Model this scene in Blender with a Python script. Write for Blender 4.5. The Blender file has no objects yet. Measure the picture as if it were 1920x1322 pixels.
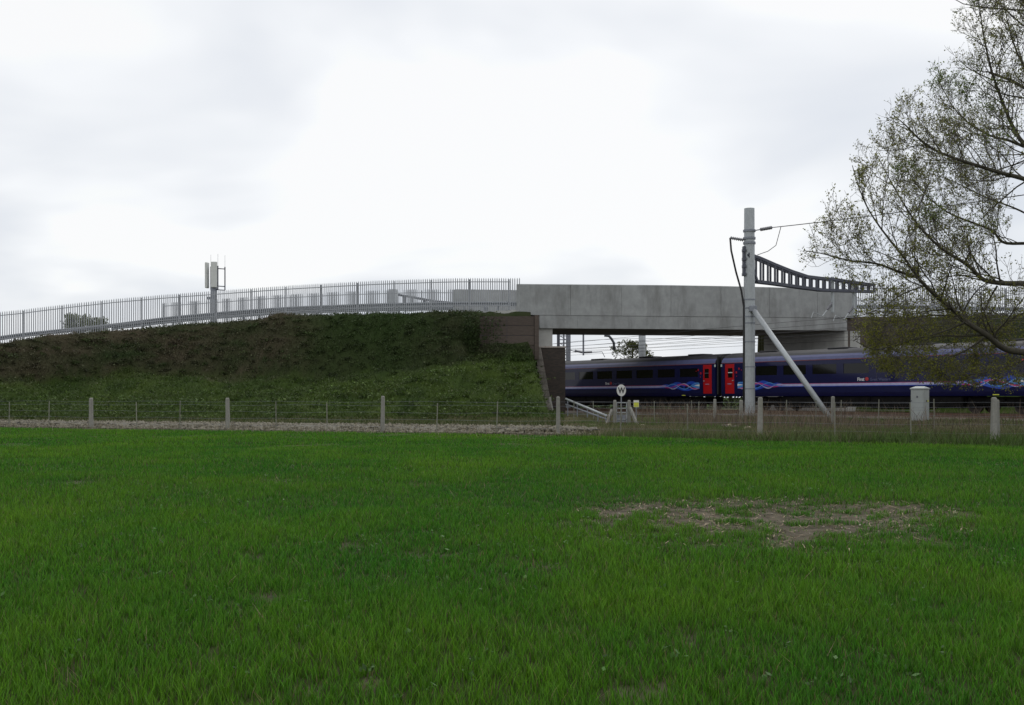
import bpy, math, random
import numpy as np
from mathutils import Vector, Matrix
R = math.radians
rng = np.random.default_rng(7)
random.seed(7)
sc = bpy.context.scene
COL = sc.collection

# ------------------------------------------------------------------ camera, sky, sun, exposure
CAM_H, F, HY, CX = 1.4, 2000.0, 745.0, 960.0
cam_d = bpy.data.cameras.new('camera')
cam = bpy.data.objects.new('camera', cam_d); COL.objects.link(cam)
cam.location = (0, 0, CAM_H); cam.rotation_euler = (R(90), 0, 0)
cam_d.sensor_fit = 'HORIZONTAL'; cam_d.sensor_width = 36; cam_d.lens = 37.5
cam_d.shift_y = 84 / 1920; cam_d.clip_start = .1; cam_d.clip_end = 6000
sc.camera = cam
SUN_EL, SUN_AZ = R(52), R(25)          # azimuth measured from +Y towards +X (ahead and to the right)
w = bpy.data.worlds.new('World'); sc.world = w; w.use_nodes = True
nt = w.node_tree; nt.nodes.clear()
def wn(t, **k):
    n = nt.nodes.new(t)
    for a, b in k.items(): setattr(n, a, b)
    return n
sky = wn('ShaderNodeTexSky', sky_type='NISHITA', sun_disc=False, sun_elevation=SUN_EL, sun_rotation=SUN_AZ)
bg1 = wn('ShaderNodeBackground'); bg1.inputs[1].default_value = .1
nt.links.new(sky.outputs[0], bg1.inputs[0])
tc = wn('ShaderNodeTexCoord'); sep = wn('ShaderNodeSeparateXYZ'); nt.links.new(tc.outputs['Generated'], sep.inputs[0])
zc_ = wn('ShaderNodeMath', operation='MAXIMUM'); nt.links.new(sep.outputs[2], zc_.inputs[0]); zc_.inputs[1].default_value = 0
za = wn('ShaderNodeMath', operation='ADD'); nt.links.new(zc_.outputs[0], za.inputs[0]); za.inputs[1].default_value = .22
dx = wn('ShaderNodeMath', operation='DIVIDE'); nt.links.new(sep.outputs[0], dx.inputs[0]); nt.links.new(za.outputs[0], dx.inputs[1])
dy = wn('ShaderNodeMath', operation='DIVIDE'); nt.links.new(sep.outputs[1], dy.inputs[0]); nt.links.new(za.outputs[0], dy.inputs[1])
cmb = wn('ShaderNodeCombineXYZ'); nt.links.new(dx.outputs[0], cmb.inputs[0]); nt.links.new(dy.outputs[0], cmb.inputs[1]); cmb.inputs[2].default_value = 15.52
n1 = wn('ShaderNodeTexNoise'); n1.inputs['Scale'].default_value = 1.05; n1.inputs['Detail'].default_value = 4; n1.inputs['Roughness'].default_value = .45; n1.inputs['Distortion'].default_value = .25
n2 = wn('ShaderNodeTexNoise'); n2.inputs['Scale'].default_value = .45; n2.inputs['Detail'].default_value = 2
nt.links.new(cmb.outputs[0], n1.inputs['Vector']); nt.links.new(cmb.outputs[0], n2.inputs['Vector'])
ad = wn('ShaderNodeMath', operation='ADD'); nt.links.new(n1.outputs[0], ad.inputs[0]); nt.links.new(n2.outputs[0], ad.inputs[1])
hz = wn('ShaderNodeMapRange', interpolation_type='SMOOTHSTEP'); nt.links.new(zc_.outputs[0], hz.inputs[0]); hz.inputs[1].default_value = .03; hz.inputs[2].default_value = .17; hz.inputs[3].default_value = .17; hz.inputs[4].default_value = 0
sh = wn('ShaderNodeMath', operation='MULTIPLY_ADD'); nt.links.new(ad.outputs[0], sh.inputs[0]); sh.inputs[1].default_value = 1.45; sh.inputs[2].default_value = -.57
sb = wn('ShaderNodeMath', operation='SUBTRACT'); nt.links.new(sh.outputs[0], sb.inputs[0]); nt.links.new(hz.outputs[0], sb.inputs[1])
ramp = wn('ShaderNodeValToRGB'); nt.links.new(sb.outputs[0], ramp.inputs[0])
ramp.color_ramp.elements[0].position = .62; ramp.color_ramp.elements[0].color = (.72, .76, .83, 1)
ramp.color_ramp.elements[1].position = 1.0; ramp.color_ramp.elements[1].color = (1.16, 1.17, 1.18, 1)
e = ramp.color_ramp.elements.new(.82); e.color = (.92, .935, .955, 1)
ramp.color_ramp.interpolation = 'B_SPLINE'
bg2 = wn('ShaderNodeBackground'); bg2.inputs[1].default_value = 1.0; nt.links.new(ramp.outputs[0], bg2.inputs[0])
mx = wn('ShaderNodeMixShader'); mx.inputs[0].default_value = .93
nt.links.new(bg1.outputs[0], mx.inputs[1]); nt.links.new(bg2.outputs[0], mx.inputs[2])
out = wn('ShaderNodeOutputWorld'); nt.links.new(mx.outputs[0], out.inputs[0])
sd = bpy.data.lights.new('sun', 'SUN'); sun = bpy.data.objects.new('sun', sd); COL.objects.link(sun)
sd.energy = .6; sd.angle = R(25); sd.color = (1, .96, .9)
sun.rotation_euler = Vector((math.sin(SUN_AZ) * math.cos(SUN_EL), math.cos(SUN_AZ) * math.cos(SUN_EL), math.sin(SUN_EL))).to_track_quat('Z', 'Y').to_euler()
sc.view_settings.view_transform = 'Standard'; sc.view_settings.look = 'None'
sc.view_settings.exposure = 0; sc.view_settings.gamma = 1
sc.cycles.max_bounces = 6; sc.cycles.use_denoising = True

# ------------------------------------------------------------------ helpers
def W(x, y, Z):                      # photo pixel at a distance -> place in metres
    return np.array([(x - CX) / F * Z, Z, CAM_H + (HY - y) / F * Z])
D = np.array([math.sin(R(34)), -math.cos(R(34))]); N = np.array([math.cos(R(34)), math.sin(R(34))])
def T(u, c, z=0.0):                  # railway frame: u along the track, c across it
    return np.array([N[0] * c + D[0] * u, N[1] * c + D[1] * u, z])
RAIL = .55
ROOTS = {}
def thing(name, label, cat, loc=(0, 0, 0), rotz=0, group=None):
    o = bpy.data.objects.new(name, None); COL.objects.link(o)
    o.empty_display_size = .3
    o.location = tuple(float(v) for v in loc); o.rotation_euler = (0, 0, rotz)
    o['label'] = label; o['category'] = cat
    if group: o['group'] = group
    ROOTS[o.name] = Matrix.Translation(Vector(o.location)) @ Matrix.Rotation(rotz, 4, 'Z')
    return o
def root_of(o):
    while o.parent: o = o.parent
    return o
def link(name, me, mat=None, parent=None, kind=None):
    o = bpy.data.objects.new(name, me); COL.objects.link(o)
    if mat and not me.materials: me.materials.append(mat)
    if parent: o.parent = parent
    if kind: o['kind'] = kind
    return o
class MB:
    def __init__(s): s.v = []; s.f = []
    def add(s, vs, fs):
        b = len(s.v); s.v += [tuple(map(float, p)) for p in vs]; s.f += [tuple(b + i for i in f) for f in fs]; return s
    def hexa(s, fn, a0, a1, b0, b1, c0, c1):
        vs = [fn(a, b, c) for c in (c0, c1) for b in (b0, b1) for a in (a0, a1)]
        return s.add(vs, [(0, 2, 3, 1), (4, 5, 7, 6), (0, 1, 5, 4), (2, 6, 7, 3), (0, 4, 6, 2), (1, 3, 7, 5)])
    def box(s, c, size, rz=0, ch=0.0):
        cx, cy, cz = c; hx, hy, hz = (k / 2 for k in size); co, si = math.cos(rz), math.sin(rz)
        if ch <= 0:
            fn = lambda a, b, k: (cx + a * co - b * si, cy + a * si + b * co, cz + k)
            return s.hexa(fn, -hx, hx, -hy, hy, -hz, hz)
        pts = []; lv = [(-hz, ch), (-hz + ch, 0), (hz - ch, 0), (hz, ch)]
        for z, i in lv:
            for (x, y) in [(-hx + i + ch, -hy + i), (hx - i - ch, -hy + i), (hx - i, -hy + i + ch), (hx - i, hy - i - ch), (hx - i - ch, hy - i), (-hx + i + ch, hy - i), (-hx + i, hy - i - ch), (-hx + i, -hy + i + ch)]:
                pts.append((cx + x * co - y * si, cy + x * si + y * co, cz + z))
        fs = [tuple(range(7, -1, -1)), tuple(range(24, 32))]
        for k in range(3):
            for j in range(8): fs.append((k * 8 + j, k * 8 + (j + 1) % 8, k * 8 + 8 + (j + 1) % 8, k * 8 + 8 + j))
        return s.add(pts, fs)
    def poly(s, pts, rad, n=8, cap=True):
        pts = np.asarray(pts, float); m = len(pts)
        rad = np.broadcast_to(np.asarray(rad, float), (m,))
        tg = np.gradient(pts, axis=0); tg /= np.linalg.norm(tg, axis=1)[:, None] + 1e-9
        ref = np.array([0, 0, 1.0]) if abs(tg[:, 2]).mean() < .8 else np.array([1.0, 0, 0])
        a = np.cross(tg, ref); a /= np.linalg.norm(a, axis=1)[:, None] + 1e-9
        b = np.cross(tg, a)
        th = np.arange(n) / n * 2 * math.pi
        ring = pts[:, None] + rad[:, None, None] * (a[:, None] * np.cos(th)[None, :, None] + b[:, None] * np.sin(th)[None, :, None])
        base = len(s.v); s.v += [tuple(p) for p in ring.reshape(-1, 3).tolist()]
        for i in range(m - 1):
            for j in range(n):
                k = (j + 1) % n
                s.f.append((base + i * n + j, base + (i + 1) * n + j, base + (i + 1) * n + k, base + i * n + k))
        if cap and n > 2:
            s.f.append(tuple(base + j for j in range(n))); s.f.append(tuple(base + (m - 1) * n + j for j in range(n - 1, -1, -1)))
        return s
    def bar(s, p0, p1, wx, wy=None, ref=(0, 0, 1)):       # rectangular bar between two points
        p0, p1 = np.array(p0, float), np.array(p1, float); t = p1 - p0; t /= np.linalg.norm(t)
        r_ = np.array(ref, float)
        if abs(np.dot(t, r_)) > .95: r_ = np.array([0, 1.0, 0])
        a = np.cross(t, r_); a /= np.linalg.norm(a); b = np.cross(a, t); wy = wy or wx
        vs = [p + a * sa * wx / 2 + b * sb * wy / 2 for p in (p0, p1) for sb in (-1, 1) for sa in (-1, 1)]
        return s.add(vs, [(0, 2, 3, 1), (4, 5, 7, 6), (0, 1, 5, 4), (2, 6, 7, 3), (0, 4, 6, 2), (1, 3, 7, 5)])
    def sweep(s, path, prof, closed=True):                 # profile (across, up) swept along a level path
        path = np.asarray(path, float); m = len(path); k = len(prof)
        tg = np.gradient(path, axis=0); tg[:, 2] = 0; tg /= np.linalg.norm(tg, axis=1)[:, None]
        sd_ = np.stack([tg[:, 1], -tg[:, 0], 0 * tg[:, 0]], 1); vs = []
        for i in range(m):
            for (q, z) in prof: vs.append(path[i] + sd_[i] * q + np.array([0, 0, z]))
        fs = []
        for i in range(m - 1):
            for j in range(k if closed else k - 1):
                l = (j + 1) % k; fs.append((i * k + j, i * k + l, (i + 1) * k + l, (i + 1) * k + j))
        if closed: fs += [tuple(range(k - 1, -1, -1)), tuple((m - 1) * k + j for j in range(k))]
        return s.add(vs, fs)
    def mesh(s, name, root=None, smooth=False):
        me = bpy.data.meshes.new(name); v = np.array(s.v, float)
        if root is not None:
            mi = np.array(ROOTS[root.name].inverted()); v = v @ mi[:3, :3].T + mi[:3, 3]
        me.from_pydata(v.tolist(), [], s.f)
        if smooth: me.polygons.foreach_set('use_smooth', [True] * len(me.polygons))
        me.update(); return me
    def build(s, name, mat, parent=None, world=True, smooth=False, kind=None, label=None):
        root = root_of(parent) if (parent and world) else None
        o = link(name, s.mesh(name, root, smooth), mat, parent, kind)
        if label: o['label'] = label
        return o
def tag(o, label, cat, group=None):
    o['label'] = label; o['category'] = cat
    if group: o['group'] = group
    return o
def structure(o): o['kind'] = 'structure'; return o
def copy_tree(o, parent=None):
    c = o.copy(); COL.objects.link(c); c.parent = parent
    for ch in list(o.children): copy_tree(ch, c)
    return c
def np_mesh(name, verts, tris, mat, cols=None, smooth=False):
    me = bpy.data.meshes.new(name)
    me.vertices.add(len(verts)); me.vertices.foreach_set('co', np.asarray(verts, np.float32).ravel())
    n = len(tris); me.loops.add(n * 3); me.polygons.add(n)
    me.loops.foreach_set('vertex_index', np.asarray(tris, np.int32).ravel())
    me.polygons.foreach_set('loop_start', np.arange(0, n * 3, 3, dtype=np.int32))
    me.polygons.foreach_set('loop_total', np.full(n, 3, np.int32))
    if smooth: me.polygons.foreach_set('use_smooth', np.ones(n, bool))
    if cols is not None:
        at = me.color_attributes.new('Col', 'FLOAT_COLOR', 'POINT')
        c = np.ones((len(verts), 4), np.float32); c[:, :3] = cols; at.data.foreach_set('color', c.ravel())
    me.update(); me.validate(); me.materials.append(mat); return me
def vnoise(x, y, scale, seed=0):
    x = np.asarray(x, float) / scale + seed * 17.13; y = np.asarray(y, float) / scale + seed * 7.77
    xi, yi = np.floor(x).astype(int), np.floor(y).astype(int); fx, fy = x - xi, y - yi
    fx = fx * fx * (3 - 2 * fx); fy = fy * fy * (3 - 2 * fy)
    def h(a, b):
        q = (a * 374761393 + b * 668265263 + seed * 144665) & 0x7fffffff
        q = ((q ^ (q >> 13)) * 1274126177) & 0x7fffffff
        return ((q ^ (q >> 16)) & 0xffff) / 65535.0
    return (h(xi, yi) * (1 - fx) + h(xi + 1, yi) * fx) * (1 - fy) + (h(xi, yi + 1) * (1 - fx) + h(xi + 1, yi + 1) * fx) * fy
def fbm(x, y, scale, seed=0, octv=3):
    t, a, s_ = 0, 1.0, 0
    for k in range(octv): t = t + a * vnoise(x, y, scale / 2 ** k, seed + k); s_ += a; a *= .5
    return t / s_
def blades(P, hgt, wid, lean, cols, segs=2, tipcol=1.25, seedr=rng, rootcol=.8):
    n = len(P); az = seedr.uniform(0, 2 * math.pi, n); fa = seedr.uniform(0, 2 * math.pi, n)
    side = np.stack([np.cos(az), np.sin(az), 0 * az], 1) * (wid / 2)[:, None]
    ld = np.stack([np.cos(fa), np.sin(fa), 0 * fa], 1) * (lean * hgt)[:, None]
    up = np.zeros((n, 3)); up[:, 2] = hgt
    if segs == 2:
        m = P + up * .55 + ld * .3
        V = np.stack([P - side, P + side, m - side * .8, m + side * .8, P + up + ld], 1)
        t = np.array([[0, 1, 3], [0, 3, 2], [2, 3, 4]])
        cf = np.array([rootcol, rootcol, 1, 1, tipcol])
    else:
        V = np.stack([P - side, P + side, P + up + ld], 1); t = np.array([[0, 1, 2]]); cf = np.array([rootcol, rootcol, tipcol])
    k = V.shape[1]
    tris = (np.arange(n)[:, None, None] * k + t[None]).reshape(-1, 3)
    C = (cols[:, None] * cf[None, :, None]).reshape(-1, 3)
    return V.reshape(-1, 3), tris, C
def leaves(P, size, cols, up=.4, seedr=rng):
    n = len(P); a = seedr.normal(size=(n, 3)); a /= np.linalg.norm(a, axis=1)[:, None]
    b = seedr.normal(size=(n, 3)); b[:, 2] += up; b = np.cross(a, b); b /= np.linalg.norm(b, axis=1)[:, None] + 1e-9
    s_ = size[:, None]; V = np.stack([P, P + a * s_ * .5 + b * s_ * .3, P + a * s_, P + a * s_ * .5 - b * s_ * .3], 1)
    tris = (np.arange(n)[:, None, None] * 4 + np.array([[0, 1, 2], [0, 2, 3]])[None]).reshape(-1, 3)
    return V.reshape(-1, 3), tris, np.repeat(cols, 4, 0)
def join(parts):
    vs, ts, cs, b = [], [], [], 0
    for v, t, c in parts: vs.append(v); ts.append(t + b); cs.append(c); b += len(v)
    return np.concatenate(vs), np.concatenate(ts), np.concatenate(cs)

# ------------------------------------------------------------------ materials
MATS = {}
def nodes_of(name):
    m = bpy.data.materials.new(name); m.use_nodes = True
    b = m.node_tree.nodes['Principled BSDF']; return m, m.node_tree, b
def mat(name, col, rough=.6, metal=0.0, var=.12, scale=3.0, bump=0.0, bscale=40.0, stretch=(1, 1, 1), spec=.5, coat=0.0, objvar=0.0, stain=None, stain_amt=.5):
    m, t, b = nodes_of(name); N_ = t.nodes.new; L = t.links.new
    co = N_('ShaderNodeTexCoord'); mp = N_('ShaderNodeMapping'); mp.inputs['Scale'].default_value = stretch
    L(co.outputs['Object'], mp.inputs[0])
    no = N_('ShaderNodeTexNoise'); no.inputs['Scale'].default_value = scale; no.inputs['Detail'].default_value = 6; no.inputs['Roughness'].default_value = .65
    L(mp.outputs[0], no.inputs['Vector'])
    r_ = N_('ShaderNodeValToRGB'); c = np.array(col)
    r_.color_ramp.elements[0].position = .3; r_.color_ramp.elements[0].color = (*np.clip(c * (1 - var), 0, 1), 1)
    r_.color_ramp.elements[1].position = .7; r_.color_ramp.elements[1].color = (*np.clip(c * (1 + var), 0, 1), 1)
    L(no.outputs[0], r_.inputs[0]); cur = r_.outputs[0]
    if stain is not None:
        s2 = N_('ShaderNodeTexNoise'); s2.inputs['Scale'].default_value = scale * .45; s2.inputs['Detail'].default_value = 8; s2.inputs['Roughness'].default_value = .7
        mp2 = N_('ShaderNodeMapping'); mp2.inputs['Scale'].default_value = (1, 1, .25); mp2.inputs['Location'].default_value = (3, 7, 1); L(co.outputs['Object'], mp2.inputs[0]); L(mp2.outputs[0], s2.inputs['Vector'])
        r2 = N_('ShaderNodeValToRGB'); r2.color_ramp.elements[0].position = .48; r2.color_ramp.elements[1].position = .72
        r2.color_ramp.elements[1].color = (stain_amt,) * 3 + (1,); r2.color_ramp.elements[0].color = (0, 0, 0, 1); L(s2.outputs[0], r2.inputs[0])
        mi = N_('ShaderNodeMix'); mi.data_type = 'RGBA'; L(r2.outputs[0], mi.inputs[0]); L(cur, mi.inputs[6]); mi.inputs[7].default_value = (*stain, 1); cur = mi.outputs[2]
    if objvar:
        oi = N_('ShaderNodeObjectInfo'); mr = N_('ShaderNodeMapRange'); mr.inputs[3].default_value = 1 - objvar; mr.inputs[4].default_value = 1 + objvar
        L(oi.outputs['Random'], mr.inputs[0]); hs = N_('ShaderNodeHueSaturation'); L(mr.outputs[0], hs.inputs['Value']); L(cur, hs.inputs['Color']); cur = hs.outputs[0]
    L(cur, b.inputs['Base Color']); b.inputs['Roughness'].default_value = rough; b.inputs['Metallic'].default_value = metal
    b.inputs['Specular IOR Level'].default_value = spec; b.inputs['Coat Weight'].default_value = coat; b.inputs['Coat Roughness'].default_value = .06
    if bump:
        bn = N_('ShaderNodeTexNoise'); bn.inputs['Scale'].default_value = bscale; bn.inputs['Detail'].default_value = 5; L(mp.outputs[0], bn.inputs['Vector'])
        bp = N_('ShaderNodeBump'); bp.inputs['Strength'].default_value = bump; bp.inputs['Distance'].default_value = .03; L(bn.outputs[0], bp.inputs['Height']); L(bp.outputs[0], b.inputs['Normal'])
    MATS[name] = m; return m
def foliage_mat(name, trans=.35, rough=.55, gain=1.0, spec=.25):
    m, t, b = nodes_of(name); N_ = t.nodes.new; L = t.links.new
    at = N_('ShaderNodeAttribute'); at.attribute_name = 'Col'
    L(at.outputs['Color'], b.inputs['Base Color']); b.inputs['Roughness'].default_value = rough; b.inputs['Specular IOR Level'].default_value = spec
    tr = N_('ShaderNodeBsdfTranslucent'); L(at.outputs['Color'], tr.inputs[0])
    mi = N_('ShaderNodeMixShader'); mi.inputs[0].default_value = trans; L(b.outputs[0], mi.inputs[1]); L(tr.outputs[0], mi.inputs[2])
    L(mi.outputs[0], t.nodes['Material Output'].inputs[0]); return m
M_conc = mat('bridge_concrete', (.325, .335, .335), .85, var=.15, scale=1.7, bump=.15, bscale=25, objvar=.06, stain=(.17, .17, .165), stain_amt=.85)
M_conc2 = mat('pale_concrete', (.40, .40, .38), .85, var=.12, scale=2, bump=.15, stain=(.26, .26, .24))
M_post = mat('post_concrete', (.25, .245, .22), .9, var=.16, scale=9, bump=.3, bscale=60, stain=(.2, .2, .15), objvar=.08)
M_thin = mat('thin_post_wood', (.20, .20, .16), .9, var=.2, scale=9, objvar=.15)
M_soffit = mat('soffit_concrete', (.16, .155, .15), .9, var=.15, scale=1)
M_brown = mat('brown_panel', (.092, .072, .060), .9, var=.22, scale=5, bump=.5, bscale=18, stretch=(.6, 1, 2.2), objvar=.12, stain=(.07, .055, .045))
M_galv = mat('galvanised_steel', (.40, .425, .44), .5, .35, var=.10, scale=6, stain=(.3, .32, .33))
M_galvd = mat('weathered_steel', (.24, .255, .29), .55, .3, var=.12, scale=5)
M_dark = mat('dark_steel', (.085, .09, .115), .55, .3, var=.15, scale=6)
M_pal = mat('palisade_steel', (.38, .395, .42), .55, .3, var=.1, scale=4)
M_barrier = mat('barrier_steel', (.24, .26, .28), .45, .4, var=.1, scale=3)
M_black = mat('black_rubber', (.012, .012, .013), .6, var=.2)
M_wire = mat('wire_metal', (.06, .06, .065), .5, .4)
M_ins = mat('insulator_grey', (.20, .20, .22), .4)
M_ant = mat('antenna_grey', (.62, .63, .60), .5, var=.05)
M_navy = mat('navy_paint', (.0065, .0075, .052), .45, var=.1, spec=.12, coat=.4)
M_roof = mat('coach_roof', (.05, .05, .055), .55, var=.25, scale=2, stretch=(.3, 1, 1), stain=(.04, .04, .04), spec=.2)
M_cant = mat('cantrail_sheen_lettering', (.10, .11, .22), .45, coat=.1, spec=.3)  # sky reflection on the roof shoulder painted in as lilac-blue; also used for lettering
M_red = mat('red_door_paint', (.42, .008, .012), .3, var=.06, coat=.4)
M_redl = mat('red_line', (.28, .06, .05), .5)
M_glass = mat('dark_glass', (.008, .008, .007), .05, var=.3, spec=.35)
M_frost = mat('frosted_glass', (.45, .52, .5), .5)
M_under = mat('underframe_black', (.010, .0095, .009), .9, var=.4, scale=3, spec=.1)
M_wheel = mat('wheel_steel', (.05, .04, .035), .6, .5)
M_white = mat('white_paint', (.70, .70, .68), .5, var=.04)
M_blue = mat('livery_blue', (.012, .06, .42), .3, coat=.4)
M_lblue = mat('livery_light_blue', (.08, .26, .60), .3, coat=.4)
M_pink = mat('livery_pink', (.50, .03, .16), .3, coat=.4)
M_lil = mat('livery_lilac', (.40, .40, .60), .3, coat=.4)
M_yel = mat('sign_yellow', (.60, .62, .05), .5)
M_letter = mat('letter_white', (.62, .62, .66), .5)
M_sblack = mat('sign_black', (.015, .015, .015), .5)
M_cab = mat('cabinet_grey', (.35, .375, .37), .55, var=.07, scale=4, stain=(.3, .31, .29))
M_rail = mat('rusty_rail', (.14, .085, .06), .7, .3, var=.25, scale=6)
M_sleep = mat('sleeper_concrete', (.21, .185, .165), .9, var=.2, scale=5, bump=.3)
M_ball = mat('ballast', (.13, .105, .09), .95, var=.5, scale=14, bump=1.0, bscale=22)
M_bark = mat('bark', (.05, .044, .031), .9, var=.35, scale=7, bump=.6, bscale=30, stretch=(1, 1, .4), stain=(.055, .06, .025))
M_twig = mat('twig_bark', (.075, .066, .05), .9, var=.3, scale=5)
M_rock = mat('rock', (.42, .36, .27), .9, var=.25, scale=4, bump=.6, objvar=.2)
M_stone = mat('old_stone', (.30, .27, .245), .9, var=.3, scale=5, bump=.6, objvar=.25, stain=(.22, .11, .07))
M_ground = mat('far_ground', (.05, .075, .03), 1.0, var=.3, scale=.05, spec=0)
M_gravel = mat('gravel_verge', (.145, .135, .105), .95, var=.45, scale=5, bump=1.0, bscale=14)
M_leaf = foliage_mat('leaf', .55)
M_grass = foliage_mat('grass', .3, .5)
M_weed = foliage_mat('weed', .3)
M_soil = foliage_mat('soil', 0.0, .95, spec=.1)
# brick face for the old abutment
m, t, b = nodes_of('old_brick'); co = t.nodes.new('ShaderNodeTexCoord'); mp = t.nodes.new('ShaderNodeMapping'); mp.inputs['Rotation'].default_value = (R(90), 0, 0)
t.links.new(co.outputs['Object'], mp.inputs[0]); bk = t.nodes.new('ShaderNodeTexBrick'); t.links.new(mp.outputs[0], bk.inputs[0])
bk.inputs['Color1'].default_value = (.058, .042, .034, 1); bk.inputs['Color2'].default_value = (.032, .026, .023, 1); bk.inputs['Mortar'].default_value = (.04, .036, .032, 1)
bk.inputs['Scale'].default_value = 1; bk.inputs['Brick Width'].default_value = .23; bk.inputs['Row Height'].default_value = .078; bk.inputs['Mortar Size'].default_value = .008
t.links.new(bk.outputs[0], b.inputs['Base Color']); b.inputs['Roughness'].default_value = .9
bp = t.nodes.new('ShaderNodeBump'); bp.inputs['Strength'].default_value = .5; bp.inputs['Distance'].default_value = .01; t.links.new(bk.outputs['Fac'], bp.inputs['Height']); bp.invert = True; t.links.new(bp.outputs[0], b.inputs['Normal'])
M_brick = m

# ------------------------------------------------------------------ terrain
FX0, FZ0, FDX, FDZ = -18.78, 47.6, 6.83, -2.71          # front fence: post n stands at (FX0+n*FDX, FZ0+n*FDZ)
fence_z = lambda X: FZ0 + (np.asarray(X) - FX0) * FDZ / FDX
cpx = [(-420, 720, 60), (-120, 668, 67.5), (0, 643, 71.), (80, 630, 73), (200, 621, 75.4), (310, 611, 75.8), (480, 598, 75), (540, 592, 74.3), (760, 589, 72.4), (905, 590, 71.3), (985, 590, 71.)]
CR = np.array([W(*p) for p in cpx])
def sm(a, b, x): t_ = np.clip((x - a) / (b - a), 0, 1); return t_ * t_ * (3 - 2 * t_)
def height(X, Z):
    X = np.asarray(X, float); Z = np.asarray(Z, float); c = X * N[0] + Z * N[1]
    base = .3 * sm(38, 43.5, c) * sm(-4, 6, X)
    Zc = np.interp(X, CR[:, 0], CR[:, 1]); zc = np.interp(X, CR[:, 0], CR[:, 2])
    Zc = np.where(X < CR[0, 0], CR[0, 1], Zc)
    Zb = Zc - 2.3; Zb = np.where(X > -4, Zb * (1 - sm(-4, -2.2, X)) + 70.55 * sm(-4, -2.2, X), Zb)
    zb = np.interp(X, [-60, -30, -10, -4, -1.5, 3], [1.2, 2.55, 2.8, 3.5, 4.45, 4.45])
    Zt = np.minimum(59.5, Zb - 4)
    lo = zb * np.clip((Z - Zt) / np.maximum(Zb - Zt, .1), 0, 1) ** 1.08
    Zc2 = np.maximum(Zc, Zb + .5)
    up_ = zb + (zc - zb) * np.clip((Z - Zb) / (Zc2 - Zb), 0, 1) ** .8
    top = zc + 0 * Z
    bk_ = zc * (1 - sm(10.5, 19, Z - Zc2))
    L_ = np.where(Z < Zb, lo, np.where(Z < Zc2, up_, np.where(Z < Zc2 + 10.5, top, bk_)))
    lim = np.where(Z < 70.62, .25 + np.maximum(0, 2.12 - X) * 4.0, np.where(X < 1.5 - (Z - 71) * .65, 99, 0.2))
    L_ = np.minimum(L_, lim)
    # far side of the railway, right of the bridge
    zr = 7.0 - .05 * np.maximum(X - 30, 0)
    Rr = np.where((Z > 74.95) & (Z < 82.5) & (X > 24.5 - (Z - 74) * .674), zr, np.where(X > 24.2, np.clip((c - 61.2) * 1.45, 0, zr), 0))
    Rr = np.where((X > 15) & (c > 61), Rr, 0) * (1 - sm(84, 93, Z))
    return np.maximum(base, np.maximum(L_, Rr))
def grid_mesh(x0, x1, y0, y1, sx, sy, fn):
    xs = np.arange(x0, x1 + sx / 2, sx); ys = np.arange(y0, y1 + sy / 2, sy); X, Y = np.meshgrid(xs, ys)
    V = np.stack([X.ravel(), Y.ravel(), fn(X, Y).ravel()], 1); nx = len(xs); ny = len(ys)
    i = (np.arange(ny - 1)[:, None] * nx + np.arange(nx - 1)[None]).ravel()
    t_ = np.concatenate([np.stack([i, i + 1, i + nx + 1], 1), np.stack([i, i + nx + 1, i + nx], 1)])
    return V, t_
def bumpy(X, Y):
    h = height(X, Y); k = np.clip(h / 2.0, 0, 1); face = k * np.clip((np.interp(X, CR[:, 0], CR[:, 1]) + 1.0 - Y) / 1.5, 0, 1)
    return h + (fbm(X * .6, Y, 1.3, 3) - .5) * 1.0 * face + (fbm(X, Y, 5, 9) - .5) * .7 * face + (fbm(X, Y, .8, 5) - .5) * .10
V, t_ = grid_mesh(-60, 46, 28, 100, .25, .25, bumpy)
Xv, Yv, Zv = V.T
Zcv = np.interp(Xv, CR[:, 0], CR[:, 1]); zbv = np.interp(Xv, [-60, -30, -10, -4, -1.5, 3], [1.2, 2.55, 2.8, 3.5, 4.45, 4.45])
def bank_col(X, Y, Zz, n):
    zb_ = np.interp(X, [-60, -30, -10, -4, -1.5, 3], [1.2, 2.55, 2.8, 3.5, 4.45, 4.45]) + (fbm(X, Y, 2.5, 21) - .5) * 2.2 + (fbm(X, Y + Zz, .7, 23) - .5) * 1.0
    up_ = sm(-.5, .6, Zz - zb_)[:, None]
    q = fbm(X, Zz * 1.5, 1.5, 31)[:, None]; q2 = fbm(X, Zz * 2 + Y * .5, 4.0, 37)[:, None]
    gr = np.array([.040, .072, .016]) * (1 - q) + np.array([.075, .115, .022]) * q
    q3 = np.clip((fbm(X * .28, Zz * 3.0, .75, 39) - .5) * 2.8 + .5, 0, 1)[:, None]; q2 = np.clip((q2 - .5) * 2.2 + .5, 0, 1) * .55 + q3 * .45
    q2 = q2 * sm(-6, -14, X)[:, None] * .55 + q2 * .35
    br = np.array([.036, .054, .019]) * (1 - q2) + np.array([.125, .092, .068]) * q2
    gb = sm(-17, -12, X)[:, None] * sm(-2, -9, X)[:, None] * .6 + sm(-3.5, -9, X)[:, None] * .18
    br = br * (1 - gb) + np.array([.036, .066, .017]) * gb
    return gr * (1 - up_) + br * up_
cols = bank_col(Xv, Yv, Zv, 0) * .7
flat = (height(Xv, Yv) < .32)
ver = np.array([.10, .085, .05]) * fbm(Xv, Yv, 1.2, 4)[:, None] + np.array([.05, .07, .02]) * (1 - fbm(Xv, Yv, 1.2, 4))[:, None]
cols[flat] = ver[flat]
structure(link('embankment', np_mesh('embankment', V, t_, M_soil, cols, True)))
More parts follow.
